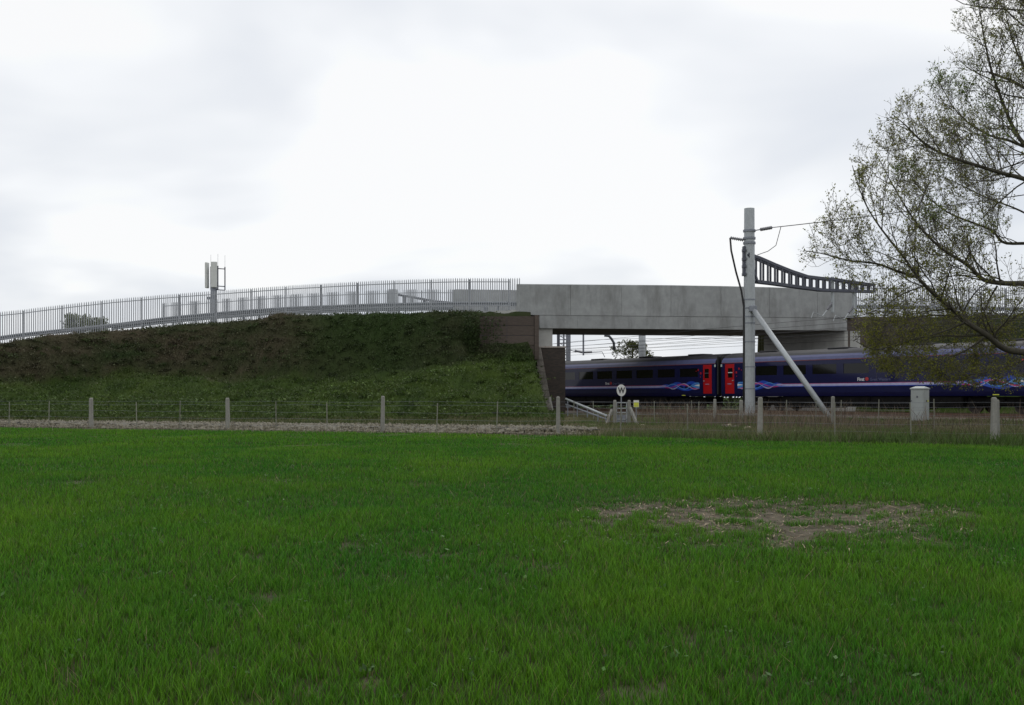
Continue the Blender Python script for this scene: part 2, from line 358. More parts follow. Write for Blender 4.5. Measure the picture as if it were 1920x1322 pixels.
# ground to the horizon
g = MB().add([(-3000, -200, -.06), (3000, -200, -.06), (3000, 5000, -.06), (-3000, 5000, -.06)], [(0, 1, 2, 3)]); structure(g.build('ground', M_ground))
# field
def edge_z(X):
    return np.interp(X, [-60, -18, -6, 3, 8, 14, 30], [63, 46.1, 41.6, 37.3, 33.6, 29.8, 24])
BARE = [(2.9, 12.2, 2.1, 2.3, 1.0), (4.2, 12.8, 1.5, 1.5, .8), (1.6, 12.9, 1.1, .8, .8), (3.4, 10.4, 1.3, .7, .6), (.43, 8.55, .32, .3, .8), (.2, 8.7, .4, .25, .5), (-1.55, 9.95, .35, .35, .6), (-1.7, 7.35, .25, .22, .65), (-.75, 9.4, .4, .3, .5),
        (-.95, 5.2, .10, .3, .55), (-.68, 5.25, .08, .25, .55), (-4.3, 17.6, 1.2, .9, .45), (-1.0, 17.2, 1.5, .6, .45), (-7.0, 17.4, 1.0, .6, .45), (1.2, 6.1, .35, .4, .5), (.3, 6.3, .4, .3, .5), (-2.2, 5.4, .3, .3, .4), (.6, 5.1, .2, .3, .5)]
def bare(X, Y):
    m_ = np.zeros(np.shape(X))
    for bx_, by_, rx, ry, a in BARE: m_ = np.maximum(m_, a * np.exp(-(((X - bx_) / rx) ** 2 + ((Y - by_) / ry) ** 2)))
    n_ = fbm(X, Y * .8, .5, 51, 4); n2_ = fbm(X, Y, .22, 57, 2)
    n3_ = fbm(X, Y * .7, .10, 58, 2)
    return np.clip(m_ * (1.0 + (n_ - .5) * 1.9 + (n2_ - .5) * 1.7 + (n3_ - .5) * 1.3) * 1.35 - .24, 0, 1)
fh = lambda X, Y: .012 * fbm(X, Y, .12, 61, 2) + .05 * (fbm(X, Y, 3.0, 62) - .5)
V1, t1 = grid_mesh(-16, 16, -4, 17, .08, .08, fh)
V2, t2 = grid_mesh(-60, 32, 16.9, 63, .4, .4, lambda X, Y: fh(X, Y) - .004)
parts = []
for V, t_ in ((V1, t1), (V2, t2)):
    bm_ = bare(V[:, 0], V[:, 1])[:, None]; q = fbm(V[:, 0], V[:, 1], .09, 63, 2)[:, None]
    so = np.array([.045, .038, .027]) * (1 - q) + np.array([.165, .143, .105]) * q
    so = so * (.72 + .5 * fbm(V[:, 0], V[:, 1] * .6, .5, 66)[:, None]); gn = np.array([.034, .040, .014])
    keep = V[t_[:, 0], 1] < edge_z(V[t_[:, 0], 0])
    parts.append((V, t_[keep], so * bm_ + gn * (1 - bm_)))
V, t_, C_ = join(parts)
structure(link('field', np_mesh('field', V, t_, M_soil, C_, True)))
# side strips so the field goes on beyond the view
# crop
parts = []
for (a, b_, dens, wid, segs) in ((2.6, 8, 4800, .0044, 2), (8, 13, 2500, .0064, 2), (13, 20, 1250, .011, 1), (20, 30, 560, .018, 1), (30, 56, 250, .028, 1)):
    hw_ = lambda y: .51 * y + 2.2
    n = int(2 * hw_(b_) * (b_ - a) * dens); Y = rng.uniform(a, b_, n); X = rng.uniform(-1, 1, n) * hw_(b_); k = abs(X) < hw_(Y); X, Y = X[k], Y[k]; n = len(X)
    bmk = bare(X, Y); k = (rng.random(n) > bmk * .97 + .8 * (vnoise(X, Y, .06 + 0 * X, 77) > .74) * (Y < 20) + .5 * (vnoise(X, Y, .16, 79) > .80)) & (Y < edge_z(X) + rng.normal(0, .15, n)); X, Y, bmk = X[k], Y[k], bmk[k]; n = len(X)
    thin = vnoise(X, Y, .35, 71)
    P = np.stack([X, Y, fh(X, Y) - .005], 1)
    big = fbm(X, Y * .55, 3.2, 81); md = fbm(X, Y * .7, .9, 85)
    h = (.038 + .044 * md + .032 * big) * rng.uniform(.6, 1.3, n) * (1 - .6 * bmk)
    q = np.clip((big - .5) * 1.2 + .5 + (md - .5) * .9 + rng.normal(0, .16, n), 0, 1)[:, None]
    c = np.array([.038, .158, .010]) * (1 - q) + np.array([.096, .215, .012]) * q
    dry = (rng.random(n) < .035 + .14 * bmk)[:, None]; c = np.where(dry, np.array([.16, .14, .06]), c)
    c = c * rng.uniform(.5, 1.5, (n, 1))
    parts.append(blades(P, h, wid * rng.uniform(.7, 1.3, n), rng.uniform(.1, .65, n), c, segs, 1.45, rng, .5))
n = 2600; Y = np.sqrt(rng.uniform(3.5 ** 2, 26 ** 2, n)); X = rng.uniform(-.54, .54, n) * Y; k = vnoise(X, Y, 1.1, 88) > .45; X, Y = X[k], Y[k]; n = len(X)
Pw = np.repeat(np.stack([X, Y, fh(X, Y) + .03], 1), 5, 0) + rng.normal(size=(n * 5, 3)) * np.array([.025, .025, .012])
parts.append(leaves(Pw, rng.uniform(.02, .05, n * 5), np.array([.07, .15, .035]) * rng.uniform(.5, 1.5, (n * 5, 1)), 2.5))
n = 2200; Y = np.sqrt(rng.uniform(3.5 ** 2, 24 ** 2, n)); X = rng.uniform(-.54, .54, n) * Y
parts.append(blades(np.stack([X, Y, fh(X, Y)], 1), rng.uniform(.04, .12, n), rng.uniform(.003, .006, n) * (1 + Y / 14), rng.uniform(.4, 1.4, n), np.array([.26, .22, .12]) * rng.uniform(.5, 1.2, (n, 1)), 1))
V, t_, C_ = join(parts)
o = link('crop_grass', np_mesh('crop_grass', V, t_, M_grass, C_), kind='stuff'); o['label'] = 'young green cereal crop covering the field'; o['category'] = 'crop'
# straw and clods on the bare patches, small pale stones
n = 5200; X = rng.uniform(.2, 5.6, n); Y = rng.uniform(9, 15, n); k = bare(X, Y) > rng.random(n) * .9; X, Y = X[k], Y[k]; n = len(X)
P = np.stack([X, Y, fh(X, Y) + .012], 1); az = rng.uniform(0, 6.28, n); ln = rng.uniform(.03, .11, n)
d_ = np.stack([np.cos(az), np.sin(az), rng.uniform(0, .25, n)], 1) * ln[:, None]; s_ = np.stack([-np.sin(az), np.cos(az), 0 * az], 1) * .005
V = np.stack([P - s_, P + s_, P + d_ + s_, P + d_ - s_], 1).reshape(-1, 3)
t_ = (np.arange(n)[:, None, None] * 4 + np.array([[0, 1, 2], [0, 2, 3]])[None]).reshape(-1, 3)
c = np.where(rng.random((n, 1)) < .6, np.array([.34, .28, .19]), np.array([.11, .08, .055])) * rng.uniform(.6, 1.2, (n, 1))
o = link('straw_litter', np_mesh('straw_litter', V, t_, M_soil, np.repeat(c, 4, 0)), kind='stuff'); o['label'] = 'dry straw scattered over the bare soil patch'; o['category'] = 'straw'
def pebbles(name, P, size, cols, mt):
    oct_ = np.array([[1, 0, 0], [-1, 0, 0], [0, 1, 0], [0, -1, 0], [0, 0, .7], [0, 0, -.7]], float)
    n = len(P); J = oct_[None] * (size[:, None, None] * rng.uniform(.6, 1.3, (n, 6, 1))); a = rng.uniform(0, 6.28, n); ca, sa = np.cos(a), np.sin(a)
    Q = J.copy(); Q[:, :, 0] = J[:, :, 0] * ca[:, None] - J[:, :, 1] * sa[:, None]; Q[:, :, 1] = J[:, :, 0] * sa[:, None] + J[:, :, 1] * ca[:, None]
    V = (P[:, None] + Q).reshape(-1, 3); f = np.array([[0, 2, 4], [2, 1, 4], [1, 3, 4], [3, 0, 4], [2, 0, 5], [1, 2, 5], [3, 1, 5], [0, 3, 5]])
    t_ = (np.arange(n)[:, None, None] * 6 + f[None]).reshape(-1, 3)
    return link(name, np_mesh(name, V, t_, mt, np.repeat(cols, 6, 0)), kind='stuff')
n = 420; Y = np.sqrt(rng.uniform(4.5 ** 2, 16 ** 2, n)); X = rng.uniform(-.5, .5, n) * Y; k = bare(X, Y) > .2 ; k |= rng.random(n) < .06; X, Y = X[k], Y[k]; n = len(X)
o = pebbles('field_stones', np.stack([X, Y, fh(X, Y) + .012], 1), rng.uniform(.006, .022, n), np.array([.42, .38, .32]) * rng.uniform(.5, 1.2, (n, 1)), M_soil); o['label'] = 'small pale stones lying on the bare soil'; o['category'] = 'stones'

# ------------------------------------------------------------------ railway
def sweep_track(name, prof, u0, u1, mt, parent=None, kind=None):
    mb = MB(); k = len(prof); us = np.linspace(u0, u1, 2)
    vs = [T(u, c_, z) for u in us for (c_, z) in prof]
    fs = [(j, (j + 1) % k, k + (j + 1) % k, k + j) for j in range(k)] + [tuple(range(k - 1, -1, -1)), tuple(range(k, 2 * k))]
    mb.add(vs, fs); return mb.build(name, mt, parent, kind=kind)
us = np.arange(-118, 14, .3); cs = np.array([45.6, 46.1, 46.6, 47.0, 47.6, 48.9, 50.6, 52.3, 54.0, 55.7, 57.3, 59, 60, 60.5, 60.9, 61.2]); zs = np.array([.05, .2, .33, .38, .38, .36, .33, .36, .33, .36, .33, .36, .38, .33, .2, .05])
cs2 = np.arange(45.6, 61.4, .3); U, Cc = np.meshgrid(us, cs2); Zz = np.interp(Cc, cs, zs) + (fbm(U, Cc, .4, 91, 2) - .5) * .07
V = np.stack([N[0] * Cc + D[0] * U, N[1] * Cc + D[1] * U, Zz], -1).reshape(-1, 3); nx = len(us); ny = len(cs2)
i = (np.arange(ny - 1)[:, None] * nx + np.arange(nx - 1)[None]).ravel(); t_ = np.concatenate([np.stack([i, i + 1, i + nx + 1], 1), np.stack([i, i + nx + 1, i + nx], 1)])
structure(link('railway_ballast', np_mesh('railway_ballast', V, t_, M_ball)))
slm = MB().hexa(lambda a, b_, c_: (a, b_, c_), -.13, .13, -1.25, 1.25, -.12, .0)
slme = slm.mesh('sleeper'); slme.materials.append(M_sleep)
def railway_track(c0, label, step=.65):
    t = thing('railway_track', label, 'railway track', T(-50, c0, 0), math.atan2(D[1], D[0]), 'railway tracks')
    for s_ in (-1, 1):
        c1 = c0 + s_ * .7525
        sweep_track('rail', [(c1 - .07, RAIL - .155), (c1 + .07, RAIL - .155), (c1 + .07, RAIL - .14), (c1 + .012, RAIL - .12), (c1 + .012, RAIL - .045), (c1 + .036, RAIL - .03), (c1 + .036, RAIL), (c1 - .036, RAIL), (c1 - .036, RAIL - .03), (c1 - .012, RAIL - .045), (c1 - .012, RAIL - .12), (c1 - .07, RAIL - .14)], -115, 12, M_rail, t)
    for k in range(int(96 / .65)):
        o = bpy.data.objects.new('sleeper', slme); COL.objects.link(o); o.parent = t; o.location = (-38 + k * .65, 0, RAIL - .16)
    return t
railway_track(48.87, 'rusty railway track nearest the field fence, in front of the train')
railway_track(52.27, 'railway track the blue train stands on')

# ------------------------------------------------------------------ bridge
A0 = np.array([.54, 71.5]); EB = np.array([23.26, 2.8]); LB = np.linalg.norm(EB); EB = EB / LB; GB = -D
def B(t, w_, z): p = A0 + EB * t + GB * w_; return (p[0], p[1], z)
def tpx(x, w_=0.0):
    q = (x - CX) / F; a = A0 + GB * w_; return (q * a[1] - a[0]) / (EB[0] - q * EB[1])
br = thing('road_bridge', 'grey concrete road bridge spanning the railway over the train', 'bridge', (A0[0], A0[1], 0))
ztop = lambda t: np.interp(t, [0, 10, 16, 24], [9.0, 9.05, 9.03, 8.86])
jo = [tpx(x) for x in (975, 1070, 1166, 1258, 1352, 1443, 1533, 1602)]
for a, b_ in zip(jo[:-1], jo[1:]):
    a += .012; b_ -= .012; mb = MB(); ch = .035
    pr = []
    for t_k in (a, b_):
        zt = ztop(t_k); pr += [B(t_k, 0, 6.93), B(t_k, 0, zt - ch), B(t_k, ch, zt), B(t_k, .45, zt + .01), B(t_k, .45, 6.93)]
    mb.add(pr, [(0, 5, 6, 1), (1, 6, 7, 2), (2, 7, 8, 3), (3, 8, 9, 4), (4, 9, 5, 0), (0, 1, 2, 3, 4), (9, 8, 7, 6, 5)]); mb.build('parapet_panel', M_conc, br)
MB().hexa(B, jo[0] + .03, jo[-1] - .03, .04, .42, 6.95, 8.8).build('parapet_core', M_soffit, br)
fj = [tpx(x) for x in (1012, 1083, 1180, 1290, 1392, 1500, 1589)]
for a, b_ in zip(fj[:-1], fj[1:]): MB().hexa(B, a + .006, b_ - .006, .03, .5, 6.05, 6.915).build('edge_beam', M_conc, br)
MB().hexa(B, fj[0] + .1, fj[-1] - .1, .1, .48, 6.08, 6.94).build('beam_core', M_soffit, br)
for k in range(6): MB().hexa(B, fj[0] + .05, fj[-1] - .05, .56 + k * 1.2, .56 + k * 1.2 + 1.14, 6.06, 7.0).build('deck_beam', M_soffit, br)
MB().hexa(B, -.3, jo[-1] + .2, .46, 8.0, 7.005, 7.3).build('deck_slab', M_conc2, br)
MB().hexa(B, fj[0], fj[-1], 7.78, 8.3, 6.05, 7.0).build('edge_beam', M_conc, br)
for k in range(7):
    a = -.2 + k * 3.4; MB().hexa(B, a + .01, a + 3.39, 7.9, 8.35, 7.31, 9.3).build('parapet_panel', M_conc, br)
MB().hexa(B, -1.5, -.02, .1, .55, 6.75, 7.2).build('plinth', M_conc2, br)
# abutments
ta, tb = tpx(1011), tpx(1040)
MB().hexa(B, ta, tb, .25, 7.9, 4.82, 6.045).build('bearing_shelf', M_conc2, br)
MB().hexa(B, tb + .002, tpx(1052), 1.6, 7.9, 4.82, 5.35).build('bearing_shelf', M_conc2, br)
MB().hexa(B, ta, tpx(1058), .9, 8.1, 0, 4.81).build('abutment', M_brick, br)
tc_, te_ = tpx(1589), tpx(1640)
MB().hexa(B, tc_, te_, .25, 7.7, 4.75, 6.04).build('bearing_shelf', M_conc2, br)
MB().hexa(B, tc_ - .35, te_, .45, 8.1, .2, 4.74).build('abutment', M_conc2, br)
# old brick abutment block with quoins
old = thing('brick_pier', 'dark old brick pier with stone quoins below the bridge end', 'pier', W(1040, 790, 71))
Zp = 70.75
p_tl, p_tr, p_br, p_bl = W(1014, 652, Zp), W(1060, 652, Zp), W(1060, 800, Zp), W(1041, 800, Zp)
bk3 = np.array([-.35, 1.6, 0])
vs = [p_tl, p_tr, p_br, p_bl] + [p_tl + bk3, p_tr + np.array([0, 1.6, 0]), p_br + np.array([0, 1.6, 0]), p_bl + bk3]
MB().add(vs, [(0, 3, 2, 1), (4, 5, 6, 7), (0, 1, 5, 4), (1, 2, 6, 5), (2, 3, 7, 6), (3, 0, 4, 7)]).build('brick_face', M_brick, old)
cp = MB().hexa(lambda a, b_, c_: (a, b_, c_), p_tl[0] - .62, p_tr[0] + .03, Zp - .05, Zp + 1.5, p_tl[2] + .003, p_tl[2] + .10); cp.build('coping', M_stone, old)
nq = 13
for k in range(nq):
    f0, f1 = k / nq, (k + 1) / nq
    a = p_bl + (p_tl - p_bl) * f0; b_ = p_bl + (p_tl - p_bl) * f1; d_ = .01
    w0 = .44 + (.07 if k % 2 else 0)
    lft = np.array([-w0, .18, 0]); pu = np.array([0, 0, .012])
    q = [a + pu + (0, -.03, 0), b_ - pu + (0, -.03, 0), b_ - pu + lft, a + pu + lft]
    MB().add([*q, *[p_ + np.array([.1, .5, 0]) for p_ in q]], [(0, 1, 2, 3), (4, 7, 6, 5), (0, 4, 5, 1), (1, 5, 6, 2), (2, 6, 7, 3), (3, 7, 4, 0)]).build('quoin', M_stone, old)
# brown retaining walls
def panel_wall(label, p0, p1, zb_, zt_, rows, colsn, name='retaining_wall'):
    p0, p1 = np.array(p0), np.array(p1); e_ = p1 - p0; l_ = np.linalg.norm(e_); e_ = e_ / l_; nn = np.array([-e_[1], e_[0]])
    t = thing(name, label, 'retaining wall', (p0[0], p0[1], zb_)); fn = lambda a, b_, c_: (p0[0] + e_[0] * a + nn[0] * b_, p0[1] + e_[1] * a + nn[1] * b_, c_)
    rh = (zt_ - zb_) / rows; cw = l_ / colsn
    for r_ in range(rows):
        for c_ in range(colsn): MB().hexa(fn, c_ * cw + .012, (c_ + 1) * cw - .012, .02 * random.random(), .2, zb_ + r_ * rh + .014, zb_ + (r_ + 1) * rh - .014).build('panel', M_brown, t)
    MB().hexa(fn, .02, l_ - .02, .07, .18, zb_ + .02, zt_ - .03).build('backing', M_dark, t)
    return t, fn, l_
t, fn, l_ = panel_wall('brown ribbed retaining wall panels beside the left bridge end', (-2.15, 70.55), (1.48, 70.55), 4.2, 6.78, 4, 2)
MB().hexa(fn, l_ + .01, l_ + .30, -.06, .3, 3.9, 6.83).build('end_post', M_brown, t)
t, fn, l_ = panel_wall('brown retaining wall right of the bridge, behind the tree branches', (23.62, 74.55), (31.2, 74.9), 1.8, 7.05, 8, 3)
MB().hexa(fn, -.32, -.01, -.06, .3, 1.6, 7.1).build('end_post', M_brown, t)

# ------------------------------------------------------------------ palisade fences and crash barriers
def resample(P, step):
    P = np.asarray(P, float); d_ = np.r_[0, np.cumsum(np.linalg.norm(np.diff(P[:, :2], axis=0), axis=1))]
    s_ = np.arange(0, d_[-1], step); return np.stack([np.interp(s_, d_, P[:, k]) for k in range(3)], 1), d_[-1]
def smooth_path(P, n=200):
    P = np.asarray(P, float); s_ = np.linspace(0, len(P) - 1, n); q = np.stack([np.interp(s_, np.arange(len(P)), P[:, k]) for k in range(3)], 1)
    for _ in range(12): q[1:-1] = (q[:-2] + 2 * q[1:-1] + q[2:]) / 4
    return q
PH = 2.25
pv = [(-.0325, .006), (-.012, -.012), (.012, -.012), (.0325, .006)]; vs = []
for z, k in ((0, 1), (PH - .10, 1), (PH, .25)):
    vs += [(x * k, y, z) for x, y in pv] + [(x * k, y + .006, z) for x, y in pv[::-1]]
fs = [tuple(range(7, -1, -1)), tuple(range(16, 24))]
for r_ in range(2):
    for j in range(8): fs.append((r_ * 8 + j, r_ * 8 + (j + 1) % 8, r_ * 8 + 8 + (j + 1) % 8, r_ * 8 + 8 + j))
pale_me = bpy.data.meshes.new('pale'); pale_me.from_pydata(vs, [], fs); pale_me.materials.append(M_pal)
post_me = MB().box((0, 0, PH / 2 - .25), (.10, .06, PH + .42)).mesh('post'); post_me.materials.append(M_pal)
def palisade(path, label, step=.155, bay=2.75):
    path = smooth_path(path); o0 = path[0]
    t = thing('palisade_fence', label, 'fence', o0, 0, 'steel palisade fences on the road approaches')
    P, L_ = resample(path, step)
    for k in range(len(P)):
        q = P[k]; tg = P[min(k + 1, len(P) - 1)] - P[max(k - 1, 0)]
        o = bpy.data.objects.new('pale', pale_me); COL.objects.link(o); o.parent = t; o.location = tuple(q - o0 + np.array([0, 0, .05 + random.uniform(-.008, .008)])); o.rotation_euler = (0, random.uniform(-.004, .004), math.atan2(tg[1], tg[0]))
    Q, _ = resample(path, bay)
    for k in range(len(Q)):
        q = Q[k]; tg = path[-1] - path[0] if k == 0 else Q[k] - Q[k - 1]
        a = math.atan2(tg[1], tg[0]); o = bpy.data.objects.new('post', post_me); COL.objects.link(o); o.parent = t; o.location = tuple(q - o0 + np.array([-math.sin(a) * .09, math.cos(a) * .09, 0])); o.rotation_euler = (0, 0, a)
    for z in (.42, PH - .22):
        MB().sweep(path[::4], [(-.045, z - .028), (-.012, z - .028), (-.012, z + .028), (-.045, z + .028)]).build('rail', M_pal, t)
    return t
fpx = [(-260, 612, 65.5), (-110, 594, 69.5), (36, 581, 73.6), (91, 574, 75.2), (151, 567, 76.8), (216, 560, 77.8), (320, 551, 78), (430, 543, 77.4), (540, 535, 76.3), (700, 526, 74.6), (850, 521, 73.1), (975, 521, 72.05)]
fp = np.array([W(*p) for p in fpx]); fp[:, 2] -= PH + .05
palisade(fp[1:], 'galvanised palisade fence along the left road ramp, in front of the crash barrier')
far = fp[2:].copy(); far[:, 1] += 8.6; far[:, 0] -= 3.4; far[:, 2] += .10
palisade(far[4:], 'far galvanised palisade fence on the left road ramp, behind the crash barrier')
rp = np.array([W(1606, 533, 75.0), W(1700, 534, 75.3), W(1800, 536, 75.6), W(1920, 539, 76), W(2010, 543, 76.6)]); rp[:, 2] -= PH + .05
palisade(rp, 'galvanised palisade fence right of the bridge behind the tree branches')
far2 = rp[1:].copy(); far2[:, 1] += 8.8; far2[:, 0] -= 2
palisade(far2, 'far palisade fence on the right road ramp, seen through the nearer fence', .155)
def barrier(path, label, zoff):
    path = smooth_path(path); o0 = path[0]; t = thing('crash_barrier', label, 'crash barrier', o0, 0, 'steel crash barriers along the road')
    pf = [(0, .0), (.045, .05), (.045, .10), (0, .15), (.045, .20), (.045, .26), (0, .31)]
    pf = [(a, b_ + zoff) for a, b_ in pf]; pf = pf + [(a - .006, b_) for a, b_ in pf[::-1]]
    MB().sweep(path[::3], pf).build('beam', M_barrier, t)
    Q, _ = resample(path, 2.4)
    for q in Q: MB().box((q[0], q[1] + .09, q[2] + zoff * .5 - .25), (.11, .07, zoff + 1.0)).build('post', M_barrier, t)
bp_ = np.array([W(-110, 655, 70.4), W(36, 633, 74.4), W(151, 621, 77.6), W(216, 614, 78.6), W(320, 601, 78.8), W(430, 591, 78.2), W(540, 583, 77.1), W(700, 577, 75.5), W(850, 574, 74), W(975, 574, 73)]); bp_[:, 2] -= .62
barrier(bp_, 'ribbed steel crash barrier behind the left palisade fence', .62)
bf = bp_[3:].copy(); bf[:, 1] += 5.2; bf[:, 0] -= 2.2; bf[:, 2] += .12
barrier(bf, 'far steel crash barrier across the road on the left ramp', .62)
br2 = rp.copy(); br2[:, 1] += .9; br2[:, 2] += .1
barrier(br2, 'steel crash barrier behind the right palisade fence', .55)
# ------------------------------------------------------------------ phone mast
pb = W(401, 640, 88)
am = thing('antenna_mast', 'grey phone mast with pale panel antennas behind the fence', 'phone mast', (pb[0], pb[1], 4))
zA = lambda y: W(0, y, 88)[2]
MB().poly([(pb[0], pb[1], 4), (pb[0], pb[1], zA(541)), (pb[0], pb[1], zA(495))], [.30, .27, .10], 14).build('pole', M_galvd, am, smooth=True)
for (xx, dxx, dyy, wd, rz) in ((387.5, 0, .1, .3, R(78)), (404, 0, -.42, .50, R(4)), (412.5, 0, .35, .10, R(20))):
    q = W(xx, 0, 88); c_ = (q[0], 88 + dyy, (zA(492) + zA(540)) / 2)
    if wd > .2: MB().box(c_, (wd if rz < .5 else .42, .2, zA(492) - zA(540)), rz, .03).build('panel_antenna', M_ant, am)
    MB().poly([(q[0] + .26, 88 + dyy + .2, zA(543)), (q[0] + .26, 88 + dyy + .2, zA(499))], .05, 8).build('mounting_pole', M_dark, am)
    MB().poly([(q[0] + .26, 88 + dyy + .2, zA(499)), (q[0] + .26, 88 + dyy + .2, zA(477))], .012, 6).build('whip_aerial', M_galv, am)
    for yy in (503, 536, 543): MB().bar((pb[0], 88, zA(yy)), (q[0] + .26, 88 + dyy + .2, zA(yy)), .07).build('bracket', M_dark, am)
MB().box((pb[0] - .42, 88, zA(559)), (.25, .2, .22)).build('junction_box', M_galvd, am)

# ------------------------------------------------------------------ overhead line structures
MC = T(0, 44.5); u_m = None
q_ = (1405 - CX) / F; u_m = (q_ * N[1] * 44.5 - N[0] * 44.5) / (D[0] - q_ * D[1])
MP = T(u_m, 44.5); Zm = MP[1]
def zat(y, Z=None): return CAM_H + (HY - y) / F * (Z or Zm)
om = thing('overhead_line_mast', 'tall galvanised overhead line mast with ladder boom and raking strut', 'railway mast', (MP[0], MP[1], .2), 0, 'overhead line masts')
rm = 10.6 / F * Zm
MB().poly([(MP[0], MP[1], .1), (MP[0], MP[1], zat(560)), (MP[0], MP[1], zat(391))], [rm, rm, rm * .92], 12).build('mast_tube', M_galv, om)
MB().box((MP[0], MP[1], .25), (1.3, 1.3, .5), R(-56), .05).build('base', M_post, om)
for y in (562, 578, 594, 606, 641, 688, 729):
    MB().poly([(MP[0], MP[1], zat(y) - .035), (MP[0], MP[1], zat(y) + .035)], rm * (1.08 if y < 600 else 1.06), 14).build('band', M_galvd, om)
for y in (433, 447, 456): MB().poly([(MP[0], MP[1], zat(y) - .06), (MP[0], MP[1], zat(y) + .06)], rm * 1.12, 12).build('band', M_galvd, om)
def boom_t(x, P0): q = (x - CX) / F; return (q * P0[1] - P0[0]) / (N[0] - q * N[1])
def boom_pt(t_k, z, P0, off=0.0): return np.array([P0[0] + N[0] * t_k + D[0] * off, P0[1] + N[1] * t_k + D[1] * off, z])
def bz(x, y, P0): t_k = boom_t(x, P0); return t_k, CAM_H + (HY - y) / F * (P0[1] + N[1] * t_k)
topc = [bz(x, y, MP) for x, y in ((1399, 477), (1420, 484), (1450, 497), (1480, 509), (1510, 519), (1535, 522), (1560, 524), (1600, 530), (1636, 535))]
botc = [bz(x, y, MP) for x, y in ((1416, 528), (1450, 532), (1500, 539), (1540, 544), (1600, 546), (1636, 547))]
boom = MB()
for off in (-.17, .17):
    for a, b_ in zip(topc[:-1], topc[1:]): boom.bar(boom_pt(*a, MP, off), boom_pt(*b_, MP, off), .10, .16)
    for a, b_ in zip(botc[:-1], botc[1:]): boom.bar(boom_pt(*a, MP, off), boom_pt(*b_, MP, off), .10, .16)
    boom.bar(boom_pt(*topc[0], MP, off), boom_pt(*botc[0], MP, off), .10, .12)
bo = boom.build('boom', M_dark, om)
tt = np.linspace(botc[0][0] + .25, botc[-1][0] - .1, 18)
tx, tz = zip(*topc); bx_, bzz = zip(*botc)
for k, t_k in enumerate(tt):
    mb = MB()
    for off in (-.17, .17): mb.bar(boom_pt(t_k, np.interp(t_k, bx_, bzz), MP, off), boom_pt(t_k, np.interp(t_k, tx, tz), MP, off), .10, .12)
    mb.build('rung', M_dark, bo)
for y in (470, 486, 500, 515): MB().box((MP[0] - rm * 1.05, MP[1] - .1, zat(y)), (.16, .34, .16)).build('clamp_bolt', M_dark, om)
MB().box((MP[0] - rm * 1.02, MP[1] - .05, zat(489)), (.12, .3, 1.6)).build('clamp_plate', M_dark, om)
se = T(u_m + 5.85, 44.5)
MB().poly([(MP[0] + .1, MP[1] - .25, zat(578)), (se[0], se[1], .05)], .15, 12).build('strut', M_galv, om, smooth=True)
MB().box((se[0], se[1], .15), (.8, .8, .3), R(-56), .04).build('strut_base', M_post, om)
MB().box((MP[0] + .12, MP[1] - .34, zat(580)), (.42, .3, .34), 0, .03).build('strut_bracket', M_galvd, om)
# feeder insulators and cables on the mast
def insulator(p0, p1, r=.055, n=7):
    p0, p1 = np.array(p0), np.array(p1); pts = []; rd = []
    for k in range(n):
        for f_, q in ((.05, .5), (.4, 1), (.6, 1), (.95, .5)): pts.append(p0 + (p1 - p0) * (k + f_) / n); rd.append(r * q)
    return MB().poly(pts, rd, 8)
fz = zat(434); dirf = np.array([D[0], D[1], 0])
ip0 = np.array([MP[0], MP[1], fz]) + dirf * rm
MB().poly([ip0, ip0 + dirf * .55], .03, 6).build('tension_rod', M_galvd, om)
insulator(ip0 + dirf * .5, ip0 + dirf * 1.35, .10).build('insulator', M_ins, om, smooth=True)
li0 = np.array([MP[0] - rm, MP[1], zat(450)]); li1 = W(1369, 446, Zm)
insulator(li0, li1, .10).build('insulator', M_ins, om, smooth=True)
MB().poly([li1, W(1371, 470, Zm), W(1380, 510, Zm), W(1390, 545, Zm), (MP[0] - rm * 1.05, MP[1] - .1, zat(575)), (MP[0] - rm * 1.06, MP[1] - .1, zat(700)), (MP[0] - rm * 1.06, MP[1] - .1, .6)], .055, 6).build('cable', M_black, om, smooth=True)
jp = [ip0 + dirf * 2.0 + np.array([0, 0, -.02]), W(1455, 460, Zm - 1.2), W(1440, 471, Zm - .8), W(1420, 478, Zm - .4)]
MB().poly(jp, .02, 5).build('jumper_wire', M_wire, om)
# drop tubes with registration arms on the boom
for (xd, yb, c_arm) in ((1561, 586, -1), (1601, 592, 1)):
    t_k = boom_t(xd, MP); Zd = MP[1] + N[1] * t_k; zb_ = CAM_H + (HY - yb) / F * Zd; zt_ = CAM_H + (HY - 519) / F * Zd if xd < 1590 else CAM_H + (HY - 524) / F * Zd
    dt = MB().poly([boom_pt(t_k, zt_, MP), boom_pt(t_k, zb_, MP)], .10, 10).build('drop_tube', M_galv, om)
    a0 = boom_pt(t_k, zb_ + .6, MP); a1 = boom_pt(t_k - .9, zb_ - .25, MP)
    insulator(a0, a0 + (a1 - a0) * .55, .085, 6).build('insulator', M_ins, dt, smooth=True)
    MB().poly([a0 + (a1 - a0) * .5, a1], .03, 6).build('registration_arm', M_galv, dt)
    MB().poly([a1, boom_pt(t_k - 1.7, zb_ - .05, MP), boom_pt(t_k - 1.9, zb_ - .4, MP)], .022, 6).build('steady_arm', M_galv, dt)
